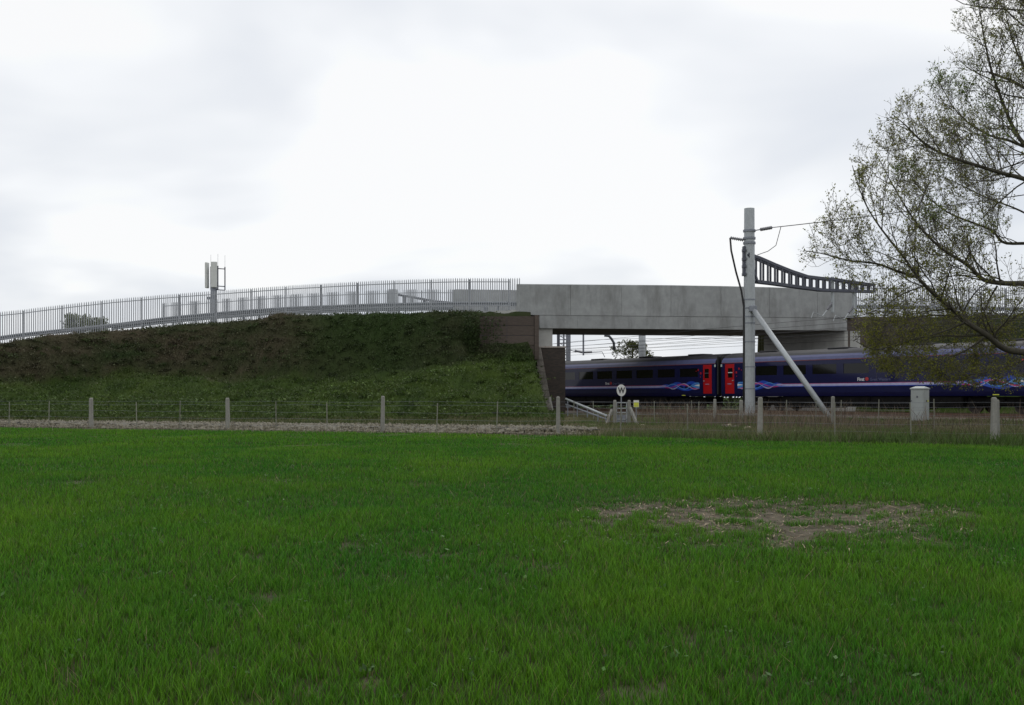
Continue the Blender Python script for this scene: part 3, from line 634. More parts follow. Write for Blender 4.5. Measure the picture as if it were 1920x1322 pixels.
def far_mast(label, x, c, ytop, rpx, boomdir=None, boomlen=8.0, zboom=8.4, drops=()):
    q = (x - CX) / F; u = (q * N[1] * c - N[0] * c) / (D[0] - q * D[1]); P0 = T(u, c); Z = P0[1]
    t = thing('overhead_line_mast', label, 'railway mast', (P0[0], P0[1], .2), 0, 'overhead line masts')
    r_ = rpx / F * Z; MB().poly([(P0[0], P0[1], .1), (P0[0], P0[1], zat(ytop, Z))], r_, 12).build('mast_tube', M_galv, t, smooth=True)
    if boomdir:
        n3 = np.array([N[0], N[1], 0]) * boomdir; bb = MB()
        p = np.array([P0[0], P0[1], zboom])
        for off in (-.17, .17):
            o_ = np.array([D[0], D[1], 0]) * off
            bb.bar(p + o_ + (0, 0, 1.0), p + o_ + n3 * boomlen * .5 + (0, 0, .55), .1, .14); bb.bar(p + o_ + n3 * boomlen * .5 + (0, 0, .55), p + o_ + n3 * boomlen + (0, 0, .45), .1, .14)
            bb.bar(p + o_, p + o_ + n3 * boomlen, .1, .14)
        bq = bb.build('boom', M_dark, t)
        for k in range(12):
            f_ = (k + .6) / 12; mb = MB(); h_ = np.interp(f_, [0, .5, 1], [1.0, .55, .45])
            for off in (-.17, .17):
                o_ = np.array([D[0], D[1], 0]) * off; mb.bar(p + o_ + n3 * boomlen * f_, p + o_ + n3 * boomlen * f_ + (0, 0, h_), .09, .1)
            mb.build('rung', M_dark, bq)
        for (dd, zb_) in drops:
            a = p + n3 * dd; e_ = np.array([a[0], a[1], zb_]); dt = MB().poly([a, e_], .075, 8).build('drop_tube', M_galvd, t)
            s0 = e_ + (0, 0, .25)
            insulator(s0 + n3 * .1, s0 + n3 * .9 + (0, 0, .12), .10, 6).build('insulator', M_ins, dt, smooth=True)
            insulator(s0 - n3 * .1, s0 - n3 * .9 + (0, 0, .05), .10, 6).build('insulator', M_ins, dt, smooth=True)
            MB().poly([s0 - n3 * .8, s0 - n3 * 2.0 + (0, 0, .1), s0 - n3 * 2.3 - (0, 0, .35)], .03, 5).build('registration_arm', M_galvd, dt)
            MB().poly([s0 + n3 * .8, s0 + n3 * 1.6 + (0, 0, .25), s0 + n3 * 1.9 - (0, 0, .1)], .03, 5).build('registration_arm', M_galvd, dt)
    return t, P0
far_mast('pale round overhead line mast seen under the bridge beside a small tree', 1204, 61.2, 545, 6.6, -1, 8.5, 8.5, ((6.45, 4.9),))
# bent arm hanging under the bridge
q = W(1146, 640, 82)
rb = MB().poly([W(1133, 629, 82), W(1142, 630, 82), W(1147, 636, 82), W(1151, 643, 82), W(1151.5, 656, 82)], .10, 8).build('bent_bracket', M_galvd, smooth=True); tag(rb, 'bent grey steel bracket hanging below the bridge soffit', 'bracket')
# mast whose boom shows above the left ramp
t, P0 = far_mast('overhead line mast with dark boom showing above the road barrier left of the bridge', 737, 45.0, 543, 9, 1, 8.6, 9.75)
# gantry legs beyond the brick pier
Zg = 97.; gg = W(1056, 745, Zg); gt = thing('line_gantry', 'dark lattice railway gantry legs rising behind the brick pier', 'gantry', (gg[0], gg[1], .2))
for (x, wd, mt) in ((1047, 5.5, M_dark), (1057, 3.0, M_galvd), (1065.5, 8.5, M_galvd)):
    q = W(x, 0, Zg); k = wd / F * Zg; MB().box((q[0], q[1], 4.9), (k, k, 9.4)).build('leg', mt, gt)
for y in range(630, 680, 7): MB().bar(W(1050, y, Zg), W(1061, y, Zg), .07).build('rung', M_dark, gt)
for y in range(630, 680, 14): MB().bar(W(1050, y, Zg), W(1061, y + 7, Zg), .05).build('brace', M_dark, gt)
MB().bar(W(1043, 612, Zg), W(1068, 612, Zg), .4).build('cross_beam', M_dark, gt)
# wires
def wire(pts, label, r=.011):
    o = MB().poly(pts, r, 4).build('overhead_wire', M_wire); tag(o, label, 'wire', 'overhead line wires'); return o
names = {46.0: 'return', }
for k, (c_, nm) in enumerate(((48.87, 'the empty near track'), (52.27, 'the blue train'), (55.67, 'the track behind the train'), (59.0, 'the farthest track'))):
    for z, kind, sag in ((RAIL + 4.7, 'lower contact', 0), (RAIL + 5.15, 'upper catenary', .35)):
        uu = np.linspace(-118, 10, 33); per = 50.0
        pts = [T(u, c_ + .15 * math.sin(u / 25 * math.pi), z + sag * (math.cos((u - u_m) / per * 2 * math.pi) * .5)) for u in uu]
        wire(pts, f'thin {kind} wire strung above {nm}')
fw = [ip0 + dirf * 1.3]
for L_ in (3, 5, 8, 14, 22, 32): fw.append(ip0 + dirf * L_ + np.array([0, 0, -.05 * (L_ - 1.3) + .0011 * (L_ - 1.3) ** 2]))
wire(fw, 'feeder wire running from the tall mast into the tree', .022)
for k, (c_, z) in enumerate(((60.2, 7.2), (62.6, 6.4))):
    wire([T(u, c_, z + .4 * math.cos((u + 30) / 50 * 6.28)) for u in np.linspace(-118, -30, 25)], ('upper', 'lower')[k] + ' feeder wire on the far side of the railway, seen under the bridge', .015)

# ------------------------------------------------------------------ train
half = [(1.28, .92), (1.36, 1.15), (1.375, 1.55), (1.375, 2.18), (1.375, 2.24), (1.374, 2.82), (1.372, 2.9), (1.362, 3.10)]
roofp = [(1.362, 3.10), (1.295, 3.28), (1.16, 3.43), (.98, 3.57), (.72, 3.68), (.4, 3.76), (0, 3.79)]
yat = lambda z: float(np.interp(z, [p[1] for p in half], [p[0] for p in half]))
CL = 11.5; BE = 11.22
DOORS = [(-10.9, -10.05), (10.05, 10.9)]; DZ = (1.09, 3.04)
WIN = [-11.5 + 4.2 + 2.285 * k for k in range(8)]; WW = .89; WZ = (2.24, 2.82)
def build_coach(name, label):
    t = thing(name, label, 'train carriage', (0, 0, 0), 0, 'carriages of the blue train'); mb = MB()
    xs = sorted(set([-BE, BE] + [v for d_ in DOORS for v in d_] + [v for c_ in WIN for v in (c_ - WW, c_ + WW)]))
    zz = sorted(set([.92, 1.09, 1.15, 1.55, 2.18, 2.24, 2.82, 2.9, 3.04, 3.10]))
    for s_ in (-1, 1):
        for a, b_ in zip(xs[:-1], xs[1:]):
            xm = (a + b_) / 2; dr = any(d_[0] < xm < d_[1] for d_ in DOORS); wi = any(abs(xm - c_) < WW for c_ in WIN)
            for z0, z1 in zip(zz[:-1], zz[1:]):
                zm = (z0 + z1) / 2
                if (dr and DZ[0] < zm < DZ[1]) or (wi and WZ[0] < zm < WZ[1]): continue
                vs = [(a, s_ * yat(z0), z0), (b_, s_ * yat(z0), z0), (b_, s_ * yat(z1), z1), (a, s_ * yat(z1), z1)]
                mb.add(vs, [(0, 1, 2, 3) if s_ < 0 else (3, 2, 1, 0)])
        # reveals
        for c_ in WIN:
            y0, y1, i_ = yat(WZ[0]), yat(WZ[1]), .03
            o_ = [(c_ - WW, s_ * y0, WZ[0]), (c_ + WW, s_ * y0, WZ[0]), (c_ + WW, s_ * y1, WZ[1]), (c_ - WW, s_ * y1, WZ[1])]
            n_ = [(x, y - s_ * i_, z) for x, y, z in o_]; mb.add(o_ + n_, [(k, (k + 1) % 4, 4 + (k + 1) % 4, 4 + k) for k in range(4)])
        for d_ in DOORS:
            y0, y1, i_ = yat(DZ[0]), yat(DZ[1]), .03
            o_ = [(d_[0], s_ * y0, DZ[0]), (d_[1], s_ * y0, DZ[0]), (d_[1], s_ * y1, DZ[1]), (d_[0], s_ * y1, DZ[1])]
            n_ = [(x, y - s_ * i_, z) for x, y, z in o_]; mb.add(o_ + n_, [(k, (k + 1) % 4, 4 + (k + 1) % 4, 4 + k) for k in range(4)])
    for s_ in (-1, 1):      # ends and floor
        pr = [(s_ * BE, -y, z) for y, z in half] + [(s_ * BE, y, z) for y, z in half[::-1]]; mb.add(pr, [tuple(range(len(pr)))])
    mb.add([(-BE, -1.28, .92), (BE, -1.28, .92), (BE, 1.28, .92), (-BE, 1.28, .92)], [(0, 1, 2, 3)])
    mb.build('body', M_navy, t, False)
    rp_ = [(-y, z + .002) for y, z in roofp] + [(y, z + .002) for y, z in roofp[-2::-1]]
    m2 = MB(); k = len(rp_); vs = [(x, y, z) for x in (-BE, BE) for y, z in rp_]
    m2.add(vs, [(j, k + j, k + j + 1, j + 1) for j in range(k - 1)] + [tuple(range(k)), tuple(range(2 * k - 1, k - 1, -1))])
    ro = m2.build('roof', M_roof, t, False, smooth=False)
    for xr in (-8, -2.5, 3.2, 8.4): MB().box((xr, 0, 3.80), (1.5, 1.0, .09), 0, .03).build('roof_vent', M_roof, ro, False)
    for s_ in (-1, 1):
        c3 = [(1.360, 3.112), (1.297, 3.285), (1.175, 3.42)]; o3 = [(y + .006, z + .004) for y, z in c3]
        vs = [(x, s_ * y, z) for x in (-BE + .02, BE - .02) for y, z in o3]
        MB().add(vs, [(0, 3, 4, 1), (1, 4, 5, 2)] if s_ < 0 else [(1, 4, 3, 0), (2, 5, 4, 1)]).build('cantrail_sky_sheen', M_cant, t, False)  # band of sky sheen put into the colour along the roof shoulder
        MB().hexa(lambda a, b_, c_: (a, s_ * b_, c_), -BE + .02, BE - .02, 1.35, 1.370, 3.080, 3.108).build('red_line', M_redl, t, False)
        for c_ in WIN:
            y0, y1 = yat(WZ[0]) - .02, yat(WZ[1]) - .02
            MB().add([(c_ - WW, s_ * y0, WZ[0]), (c_ + WW, s_ * y0, WZ[0]), (c_ + WW, s_ * y1, WZ[1]), (c_ - WW, s_ * y1, WZ[1])], [(0, 1, 2, 3)]).build('window', M_glass, t, False)
        for d_ in DOORS:
            y0, y1 = yat(DZ[0]) - .012, yat(DZ[1]) - .012; fy = lambda z, o_=0: s_ * (yat(z) - .012 + o_)
            xa, xb = d_[0] + .015, d_[1] - .015; xc = (xa + xb) / 2; zz_ = [DZ[0] + .01, 2.18, 2.24, 2.82, DZ[1] - .01]
            m3 = MB()
            for z0, z1 in zip(zz_[:-1], zz_[1:]): m3.add([(xa, fy(z0), z0), (xb, fy(z0), z0), (xb, fy(z1), z1), (xa, fy(z1), z1)], [(0, 1, 2, 3)])
            dr = m3.build('door', M_red, t, False)
            wx = xc + (.06 if d_[0] < 0 else -.06)
            MB().add([(wx - .2, fy(2.16, .006), 2.14), (wx + .2, fy(2.16, .006), 2.14), (wx + .2, fy(2.8, .006), 2.76), (wx - .2, fy(2.8, .006), 2.76)], [(0, 1, 2, 3)]).build('door_window', M_glass, dr, False)
            MB().box((wx, fy(2.46, .014), 2.47), (.4, .012, .05)).build('window_bar', M_white if d_[0] < 0 else M_dark, dr, False)
            hx = xb - .1 if d_[0] < 0 else xa + .1
            MB().box((hx, fy(1.95, .02), 1.95), (.10, .03, .06)).build('handle', M_galv, dr, False)
            MB().box((xc, fy(1.75, .012), 1.73), (.36, .012, .03)).build('grab_rail', M_lil, dr, False)
            MB().hexa(lambda a, b_, c_: (a, s_ * b_, c_), d_[0] - .05, d_[1] + .05, 1.1, 1.40, .90, .95).build('step', M_under, t, False)
    fr_x = -11.5 + 2.45
    MB().add([(fr_x - .2, -yat(2.3) - .004, 2.30), (fr_x + .2, -yat(2.3) - .004, 2.30), (fr_x + .2, -yat(2.75) - .006, 2.74), (fr_x - .2, -yat(2.75) - .006, 2.74)], [(0, 1, 2, 3)]).build('small_window', M_frost, t, False)
    # livery ribbons on the side towards the field
    def ribbon(nm, xs_, zc_, th, mt, off):
        m4 = MB(); vs = []
        for x, z, h in zip(xs_, zc_, np.broadcast_to(th, np.shape(xs_))):
            vs += [(x, -(yat(z - h / 2) + off), z - h / 2), (x, -(yat(z + h / 2) + off), z + h / 2)]
        k = len(xs_); return m4.add(vs, [(2 * j, 2 * j + 2, 2 * j + 3, 2 * j + 1) for j in range(k - 1)]).build(nm, mt, t, False)
    x1 = np.linspace(-6.4, 6.4, 30)
    ribbon('stripe', x1, 1.60 + 0 * x1, .13, M_lil, .004); ribbon('stripe', x1, 1.68 + 0 * x1, .022, M_pink, .005); ribbon('stripe', x1, 1.515 + 0 * x1, .04, M_blue, .005)
    for s_ in (-1, 1):
        xx = np.linspace(5.6, 9.72, 46); f_ = (xx - 5.6) / 4.12; env = np.clip(f_ * 3, 0, 1)
        A_ = .36 * env * (.65 + .35 * f_)
        top = 1.60 + A_ * np.abs(np.sin(f_ * 9.2 + .4)) ** .7 * .95 + .03; bot = 1.60 - A_ * (.55 + .35 * np.sin(f_ * 9.2 + 1.6)) - .03
        ribbon('livery_wave', s_ * xx, (top + bot) / 2, top - bot, M_blue, .003)
        ribbon('livery_wave', s_ * xx, 1.60 + A_ * .45 * np.sin(f_ * 9.2 + 2.6), .045 + .09 * f_ * (.5 + .5 * np.sin(f_ * 14)), M_pink, .006)
        ribbon('livery_wave', s_ * xx, 1.60 + A_ * .6 * np.sin(f_ * 12.0 + .3), .05 + .02 * np.sin(f_ * 20), M_lil, .008)
        ribbon('livery_wave', s_ * xx, 1.60 + A_ * .6 * np.sin(f_ * 10.5 + 4.2), .035 + .05 * f_, M_lblue, .007)
        xe = np.linspace(9.0, 9.74, 10); ribbon('livery_wave', s_ * xe, 1.60 + 0 * xe, .06 + .30 * (xe - 9.0) / .74, M_lblue, .010)
        xe = np.linspace(9.3, 9.75, 8); ribbon('livery_wave', s_ * xe, 1.66 + 0 * xe, .03 + .10 * (xe - 9.3) / .45, M_white, .012)
        for (ex, ez, er) in ((9.62, 2.70, .075), (9.86, 2.47, .085), (9.84, 2.22, .04), (9.42, 2.62, .035)):
            a = np.arange(10) / 10 * 6.283; y_ = -(yat(ez) + .006)
            MB().add([(s_ * ex + er * math.cos(k) * .9, -(yat(ez + er * math.sin(k)) + .006), ez + er * math.sin(k)) for k in a], [tuple(range(10)) if True else ()]).build('petal_emblem', M_red, t, False)
    def text(s_, x0, z0, size, mt, bold=False):
        cu = bpy.data.curves.new('lettering', 'FONT'); cu.body = s_; cu.size = size; cu.extrude = .002; cu.offset = .008 if bold else .002
        ob = bpy.data.objects.new('lettering', cu); COL.objects.link(ob); dg = bpy.context.evaluated_depsgraph_get()
        me = bpy.data.meshes.new_from_object(ob.evaluated_get(dg)); bpy.data.objects.remove(ob)
        v = np.array([tuple(p.co) for p in me.vertices]); wdt = v[:, 0].max()
        for p, q in zip(me.vertices, v): p.co = (x0 + q[0], -(yat(z0 + q[1]) + .008 - q[2]), z0 + q[1])
        me.materials.clear(); me.materials.append(mt); o = link('lettering', me, None, t); return wdt
    xl = -.35; wd = text('First', xl, 1.80, .27, M_letter, True)
    a = np.arange(12) / 12 * 6.283; ex = xl + wd + .17
    MB().add([(ex + .12 * math.cos(k), -(yat(1.9 + .11 * math.sin(k)) + .008), 1.90 + .11 * math.sin(k)) for k in a], [tuple(range(12))]).build('round_emblem', M_red, t, False)
    text('Great Western', ex + .2, 1.80, .22, M_cant)
    # underside
    m5 = MB()
    for (xa, xb, zl) in ((-6.2, -3.0, .22), (-2.98, .4, .30), (.42, 3.2, .2), (3.22, 6.2, .27)): m5.box(((xa + xb) / 2, 0, (zl + .92) / 2), (xb - xa, 2.4, .92 - zl), 0, .06)
    m5.build('equipment_box', M_under, t, False)
    for xs_ in (-1, 1):
        for s_ in (-1, 1):
            m6 = MB(); xb = xs_ * 8.0
            m6.box((xb, s_ * .5, .62), (3.3, .95, .5), 0, .04).box((xb, s_ * 1.02, .55), (3.0, .16, .22), 0, .04).box((xb, s_ * 1.02, .68), (1.0, .2, .24), 0, .04)
            for q in (-1.3, 1.3): m6.box((xb + q, s_ * 1.05, .46), (.36, .24, .34), 0, .05)
            bo_ = m6.build('bogie_frame', M_under, t, False)
            for q in (-1.3, 1.3): MB().poly([(xb + q, s_ * .70, .457), (xb + q, s_ * .84, .457)], .457, 20).build('wheel', M_wheel, bo_, False)
        MB().poly([(xs_ * 8 - 1.3, -.7, .457), (xs_ * 8 - 1.3, .7, .457)], .09, 8).build('axle', M_wheel, t, False); MB().poly([(xs_ * 8 + 1.3, -.7, .457), (xs_ * 8 + 1.3, .7, .457)], .09, 8).build('axle', M_wheel, t, False)
        MB().box((xs_ * 11.36, 0, 2.1), (.29, 1.1, 2.1), 0, .04).build('gangway', M_black, t, False)
        MB().box((xs_ * 11.30, 0, 2.30), (.14, 2.55, 2.6), 0, .05).build('end_fairing', M_black, t, False)
        MB().box((xs_ * 11.20, -1.375, 2.95), (.12, .03, .16)).build('end_lamp', M_frost, t, False)
    MB().box((8.2, -1.385, .985), (.35, .012, .05)).build('data_panel', M_yel, t, False)
    return t
ct = build_coach('train_carriage', 'dark blue carriage with red door, right of the gap behind the mast')
zr_ = math.atan2(D[1], D[0]); u_gap = -51.0
def put(o, u): p = T(u, 52.27); o.location = (p[0], p[1], RAIL); o.rotation_euler = (0, 0, zr_)
put(ct, u_gap + 11.5)
c2 = copy_tree(ct); put(c2, u_gap - 11.5); c2['label'] = 'dark blue carriage under the bridge, partly behind the brick pier'
c3 = copy_tree(ct); put(c3, u_gap + 34.5); c3['label'] = 'next blue carriage at the far right edge beyond the tree'

# ------------------------------------------------------------------ trackside things
gh = lambda x, z: float(height(np.array([x]), np.array([z]))[0])
def cpost(mb, p, top, w_=.13, bot=None):
    b0 = gh(p[0], p[1]) - .3 if bot is None else bot
    h_ = top - b0; k = w_ / 2; s_ = .8; lx = random.uniform(-.035, .035)
    vs = [(p[0] + a * k, p[1] + b_ * k, b0) for a, b_ in ((-1, -1), (1, -1), (1, 1), (-1, 1))] + [(p[0] + lx + a * k * s_, p[1] + b_ * k * s_, top - .04) for a, b_ in ((-1, -1), (1, -1), (1, 1), (-1, 1))] + [(p[0] + lx + a * k * .45, p[1] + b_ * k * .45, top) for a, b_ in ((-1, -1), (1, -1), (1, 1), (-1, 1))]
    return mb.add(vs, [(3, 2, 1, 0), (8, 9, 10, 11)] + [(i, (i + 1) % 4, 4 + (i + 1) % 4, 4 + i) for i in range(4)] + [(4 + i, 4 + (i + 1) % 4, 8 + (i + 1) % 4, 8 + i) for i in range(4)])
ff = thing('field_fence', 'wire fence on concrete posts along the far edge of the field', 'fence', (FX0, FZ0, 0))
for n in range(-1, 7):
    X, Z = FX0 + n * FDX, FZ0 + n * FDZ
    cpost(MB(), (X, Z), 1.42 + random.uniform(-.05, .04), .165, -.2).build('concrete_post', M_post, ff)
    for k in (1, 2):
        x2, z2 = X + FDX * k / 3 + random.uniform(-.1, .1), Z + FDZ * k / 3; l_ = random.uniform(-.05, .05)
        MB().poly([(x2, z2, -.1), (x2 + l_, z2, 1.22 + random.uniform(-.05, .05))], .022, 5).build('thin_post', M_thin, ff)
for z in (.25, .52, .80, 1.08, 1.22):
    pts = []
    for n in np.arange(-1, 6.01, 1 / 6): pts.append((FX0 + n * FDX, FZ0 + n * FDZ - .03, z + .02 * math.sin(n * 7 + z * 9)))
    MB().poly(pts, .0028, 4).build('wire', M_galvd, ff)
xp = FX0 + 5 * FDX + .27
op = cpost(MB(), (xp, FZ0 + 5 * FDZ + .3), 1.33, .12, -.2).build('concrete_post', M_post); tag(op, 'second concrete post standing close beside the right fence post', 'post')
# boundary fence nearer the railway
bf_ = thing('boundary_fence', 'low wire fence on thin posts beside the railway, behind the gate', 'fence', W(1113, 790, 58))
bpts = [(1076, 752, 60), (1113, 752, 60), (1227, 752, 59), (1296, 751, 58.5), (1310, 753, 58), (1340, 748, 57.5), (1390, 750, 56.6), (1424, 750, 55.5), (1475, 750, 53), (1530, 750, 51.5), (1562, 743, 50.5), (1577, 750, 50), (1647, 749, 47), (1752, 748, 44.5)]
for (x, y, Z) in bpts:
    p = W(x, y, Z)
    if x in (1340, 1390, 1424, 1562): cpost(MB(), p, p[2], .17 if x != 1390 else .2).build('concrete_post', M_post, bf_)
    else: MB().poly([(p[0], p[1], gh(p[0], p[1]) - .1), (p[0] + random.uniform(-.03, .03), p[1], p[2])], .024, 5).build('thin_post', M_thin, bf_)
for dz in (0.06, .4, .75): MB().poly([W(x, 752, Z) - np.array([0, .04, dz]) for x, y, Z in bpts], .0035, 4).build('wire', M_galvd, bf_)
# gate with braced posts
Zq = 55.5; gq = W(1165, 795, Zq); ga = thing('field_gate', 'small grey metal gate between braced concrete posts', 'gate', gq)
for x in (1152.5, 1179):
    p = W(x, 750, Zq); cpost(MB(), p, p[2], .19).build('gate_post', M_post, ga)
MB().bar(W(1147.5, 768, Zq - .1), W(1138, 795, Zq - .5), .12).build('brace', M_post, ga); MB().bar(W(1181, 764, Zq - .1), W(1195, 797, Zq - .6), .13).build('brace', M_post, ga)
for y in (755, 765.5, 773.5, 786, 791): MB().bar(W(1154, y, Zq), W(1177, y, Zq), .05).build('gate_bar', M_galv, ga)
for x in (1156, 1175): MB().bar(W(x, 754, Zq), W(x, 793, Zq), .05).build('gate_stile', M_galv, ga)
MB().hexa(lambda a, b_, c_: (a, b_, c_), W(1156.5, 0, Zq)[0], W(1174.5, 0, Zq)[0], Zq + .03, Zq + .04, W(0, 791, Zq)[2], W(0, 778, Zq)[2]).build('lower_panel', M_galvd, ga)
# whistle board
Zs = 54.6; sp = W(1165, 732, Zs); ws = thing('whistle_sign', 'round white sign with black letter W on a thin post', 'sign', (sp[0], sp[1], .1))
MB().poly([(sp[0], sp[1] + .05, 0.0), (sp[0], sp[1] + .05, sp[2])], .03, 8).build('post', M_galvd, ws)
r_ = 11 / F * Zs; n3 = np.array([D[0], D[1], 0]); a3 = np.array([-D[1], D[0], 0]); a3 = a3 / np.linalg.norm(a3)
disc = lambda rad, o0, o1: MB().add([sp + n3 * o + a3 * rad * math.cos(k) + np.array([0, 0, rad * math.sin(k)]) for o in (o0, o1) for k in np.arange(28) / 28 * 6.2832], [tuple(range(28)), tuple(range(55, 27, -1))] + [(k, (k + 1) % 28, 28 + (k + 1) % 28, 28 + k) for k in range(28)])
disc(r_, -.01, .01).build('sign_face', M_white, ws)
cu = bpy.data.curves.new('letter', 'FONT'); cu.body = 'W'; cu.size = .42; cu.align_x = 'CENTER'; cu.extrude = .003; cu.offset = .012
ob = bpy.data.objects.new('letter', cu); COL.objects.link(ob); me = bpy.data.meshes.new_from_object(ob.evaluated_get(bpy.context.evaluated_depsgraph_get())); bpy.data.objects.remove(ob)
for v in me.vertices:
    q = sp + a3 * v.co.x + np.array([0, 0, v.co.y - .145]) + n3 * (.014 + v.co.z); v.co = Vector(q) - Vector((sp[0], sp[1], .1))
me.materials.clear(); link('letter', me, M_sblack, ws)
# yellow notice
Zy = 57.; yq = W(1193, 757, Zy); ys = thing('notice_sign', 'small yellow and white notice beside the gate post', 'sign', (yq[0], yq[1], .1))
hw, hh = 5 / F * Zy, 6.5 / F * Zy; idn = lambda a, b_, c_: (a, b_, c_)
MB().poly([(yq[0], yq[1] + .04, 0), (yq[0], yq[1] + .04, yq[2])], .025, 6).build('post', M_galvd, ys)
MB().hexa(idn, yq[0] - hw, yq[0] + hw, yq[1] - .01, yq[1] + .01, yq[2] - hh, yq[2] + hh).build('plate', M_white, ys)
MB().hexa(idn, yq[0] - hw * .9, yq[0] + hw * .9, yq[1] - .016, yq[1] - .012, yq[2] - hh * .9, yq[2] + hh * .4).build('yellow_panel', M_yel, ys)
# sloping handrail
hr = thing('handrail', 'sloping galvanised steel handrail running down from the brick pier', 'handrail', W(1060, 780, 66))
h0, h1 = W(1061, 748, 64), W(1138, 780, 57.5)
MB().poly([h0, h1], .065, 8).build('top_rail', M_galv, hr, smooth=True); MB().poly([h0 - (0, 0, .33), h1 - (0, 0, .18)], .045, 8).build('mid_rail', M_galvd, hr, smooth=True)
for f_ in (.05, .3, .55, .8, .97):
    p = h0 + (h1 - h0) * f_; MB().poly([(p[0], p[1], gh(p[0], p[1]) - .1), p], .035, 6).build('rail_post', M_galvd, hr)
lp = MB().poly([W(1031.5, 744, 60), W(1032, 752, 60), W(1036.5, 769, 60)], [.06, .07, .045], 6).build('leaning_stake', M_post); tag(lp, 'short pale stake leaning beside the brick pier foot', 'stake')
# equipment cabinet
cz = 49.; cq = W(1725, 0, cz); cb = thing('equipment_cabinet', 'pale grey metal trackside cabinet with peaked lid', 'cabinet', (cq[0], cq[1], .2), R(-44))
hc_ = W(0, 730, cz)[2] - .2
MB().box((0, 0, hc_ / 2), (.62, .58, hc_), 0, .015).build('body', M_cab, cb, False)
MB().add([(-.34, -.32, hc_), (.34, -.32, hc_), (.34, .32, hc_), (-.34, .32, hc_), (-.34, -.32, hc_ + .05), (.34, -.32, hc_ + .05), (.34, .32, hc_ + .05), (-.34, .32, hc_ + .05), (-.2, 0, hc_ + .14), (.2, 0, hc_ + .14)], [(3, 2, 1, 0), (0, 1, 5, 4), (1, 2, 6, 5), (2, 3, 7, 6), (3, 0, 4, 7), (4, 5, 9, 8), (6, 7, 8, 9), (5, 6, 9), (7, 4, 8)]).build('lid', M_cab, cb, False)
MB().box((.0, -.296, hc_ * .52), (.52, .012, hc_ * .86)).build('door', M_cab, cb, False); MB().box((.315, 0, hc_ * .52), (.012, .5, hc_ * .86)).build('door', M_cab, cb, False)
for p, s_ in (((.0, -.31, hc_ * .78), (.06, .02, .08)), ((.33, -.05, hc_ * .66), (.02, .06, .08)), ((-.26, -.31, hc_ * .66), (.03, .02, .07))): MB().box(p, s_).build('latch', M_dark, cb, False)
MB().box((.33, .1, hc_ * .66), (.012, .10, .08)).build('warning_label', M_yel, cb, False)
# rocks and rubble beside the mast base
def rock(p, s_, label, mt=M_rock):
    mb = MB(); n_, m_ = 8, 5; vs = [(0, 0, s_[2] / 2)]
    for i in range(1, m_):
        for j in range(n_):
            th, ph = math.pi * i / m_, 6.283 * j / n_; k = random.uniform(.8, 1.15)
            vs.append((s_[0] / 2 * math.sin(th) * math.cos(ph) * k, s_[1] / 2 * math.sin(th) * math.sin(ph) * k, s_[2] / 2 * math.cos(th) * k))
    vs.append((0, 0, -s_[2] / 2)); fs = [(0, 1 + j, 1 + (j + 1) % n_) for j in range(n_)]
    for i in range(m_ - 2):
        for j in range(n_): a = 1 + i * n_; fs.append((a + j, a + n_ + j, a + n_ + (j + 1) % n_, a + (j + 1) % n_))
    a = 1 + (m_ - 2) * n_; fs += [(a + j, len(vs) - 1, a + (j + 1) % n_) for j in range(n_)]
    o = mb.add(vs, fs).build('rock', mt, world=False); o.location = (p[0], p[1], gh(p[0], p[1]) + s_[2] * .25); o.rotation_euler = (0, 0, random.uniform(0, 6)); tag(o, label, 'rock', 'rocks in the rough grass'); return o
for (x, Z, s_, lb) in ((1491, 41, (.34, .25, .20), 'pale buff rock lying alone in the grass right of the mast'), (1402, 46, (.42, .3, .22), 'buff rock at the right end of the rubble below the mast'), (1368, 48, (.35, .3, .3), 'pale rock on top of the rubble left of the mast'),
                       (1358, 47, (.5, .4, .28), 'brown rock at the left end of the rubble pile'), (1382, 46.5, (.55, .4, .26), 'dark brown rock in the middle of the rubble pile'), (1205, 52, (.5, .3, .12), 'flat pale rock beside the right gate brace'), (1112, 53, (.5, .3, .1), 'flat pale rock left of the gate')):
    rock(W(x, 790, Z), s_, lb, M_rock if 'brown' not in lb else M_ball)

# ------------------------------------------------------------------ vegetation on banks and verges
parts = []
n = 210000; X = rng.uniform(-44, 3.0, n); Y = rng.uniform(57.5, 77.5, n); Zc_ = np.interp(X, CR[:, 0], CR[:, 1]); h_ = height(X, Y)
keepd = np.where(Y > Zc_ - 2.4, 1.0, .42); k = (rng.random(n) < keepd) & (Y < Zc_ + 1.0 + 0 * X) & (h_ > .12) & ~((X > -2.2) & (Y > 70.4)); X, Y = X[k], Y[k]; n = len(X)
z = bumpy(X, Y); cl = fbm(X, Y * 1.2 + z, .8, 101); P = np.stack([X, Y, z], 1)
c = bank_col(X, Y, z, 0) * rng.uniform(.7, 1.4, (n, 1))
pal = (rng.random(n) < .02)[:, None]; c = np.where(pal, np.array([.17, .19, .10]), c)
sel = rng.random(n) < .5
crf = 1 - .7 * sm(-.9, -.1, Y - np.interp(X, CR[:, 0], CR[:, 1]))
parts.append(blades(P[sel], crf[sel] * (.10 + .34 * cl[sel]) * rng.uniform(.6, 1.4, sel.sum()), rng.uniform(.02, .05, sel.sum()), rng.uniform(.3, 1.1, sel.sum()), c[sel], 1))
P2 = P[~sel].copy(); P2[:, 2] += rng.uniform(0, .28, len(P2)) * cl[~sel] * 1.8 * crf[~sel]; P2[:, 1] -= rng.uniform(0, .15, len(P2))
parts.append(leaves(P2, rng.uniform(.06, .17, len(P2)), c[~sel], 1.2))
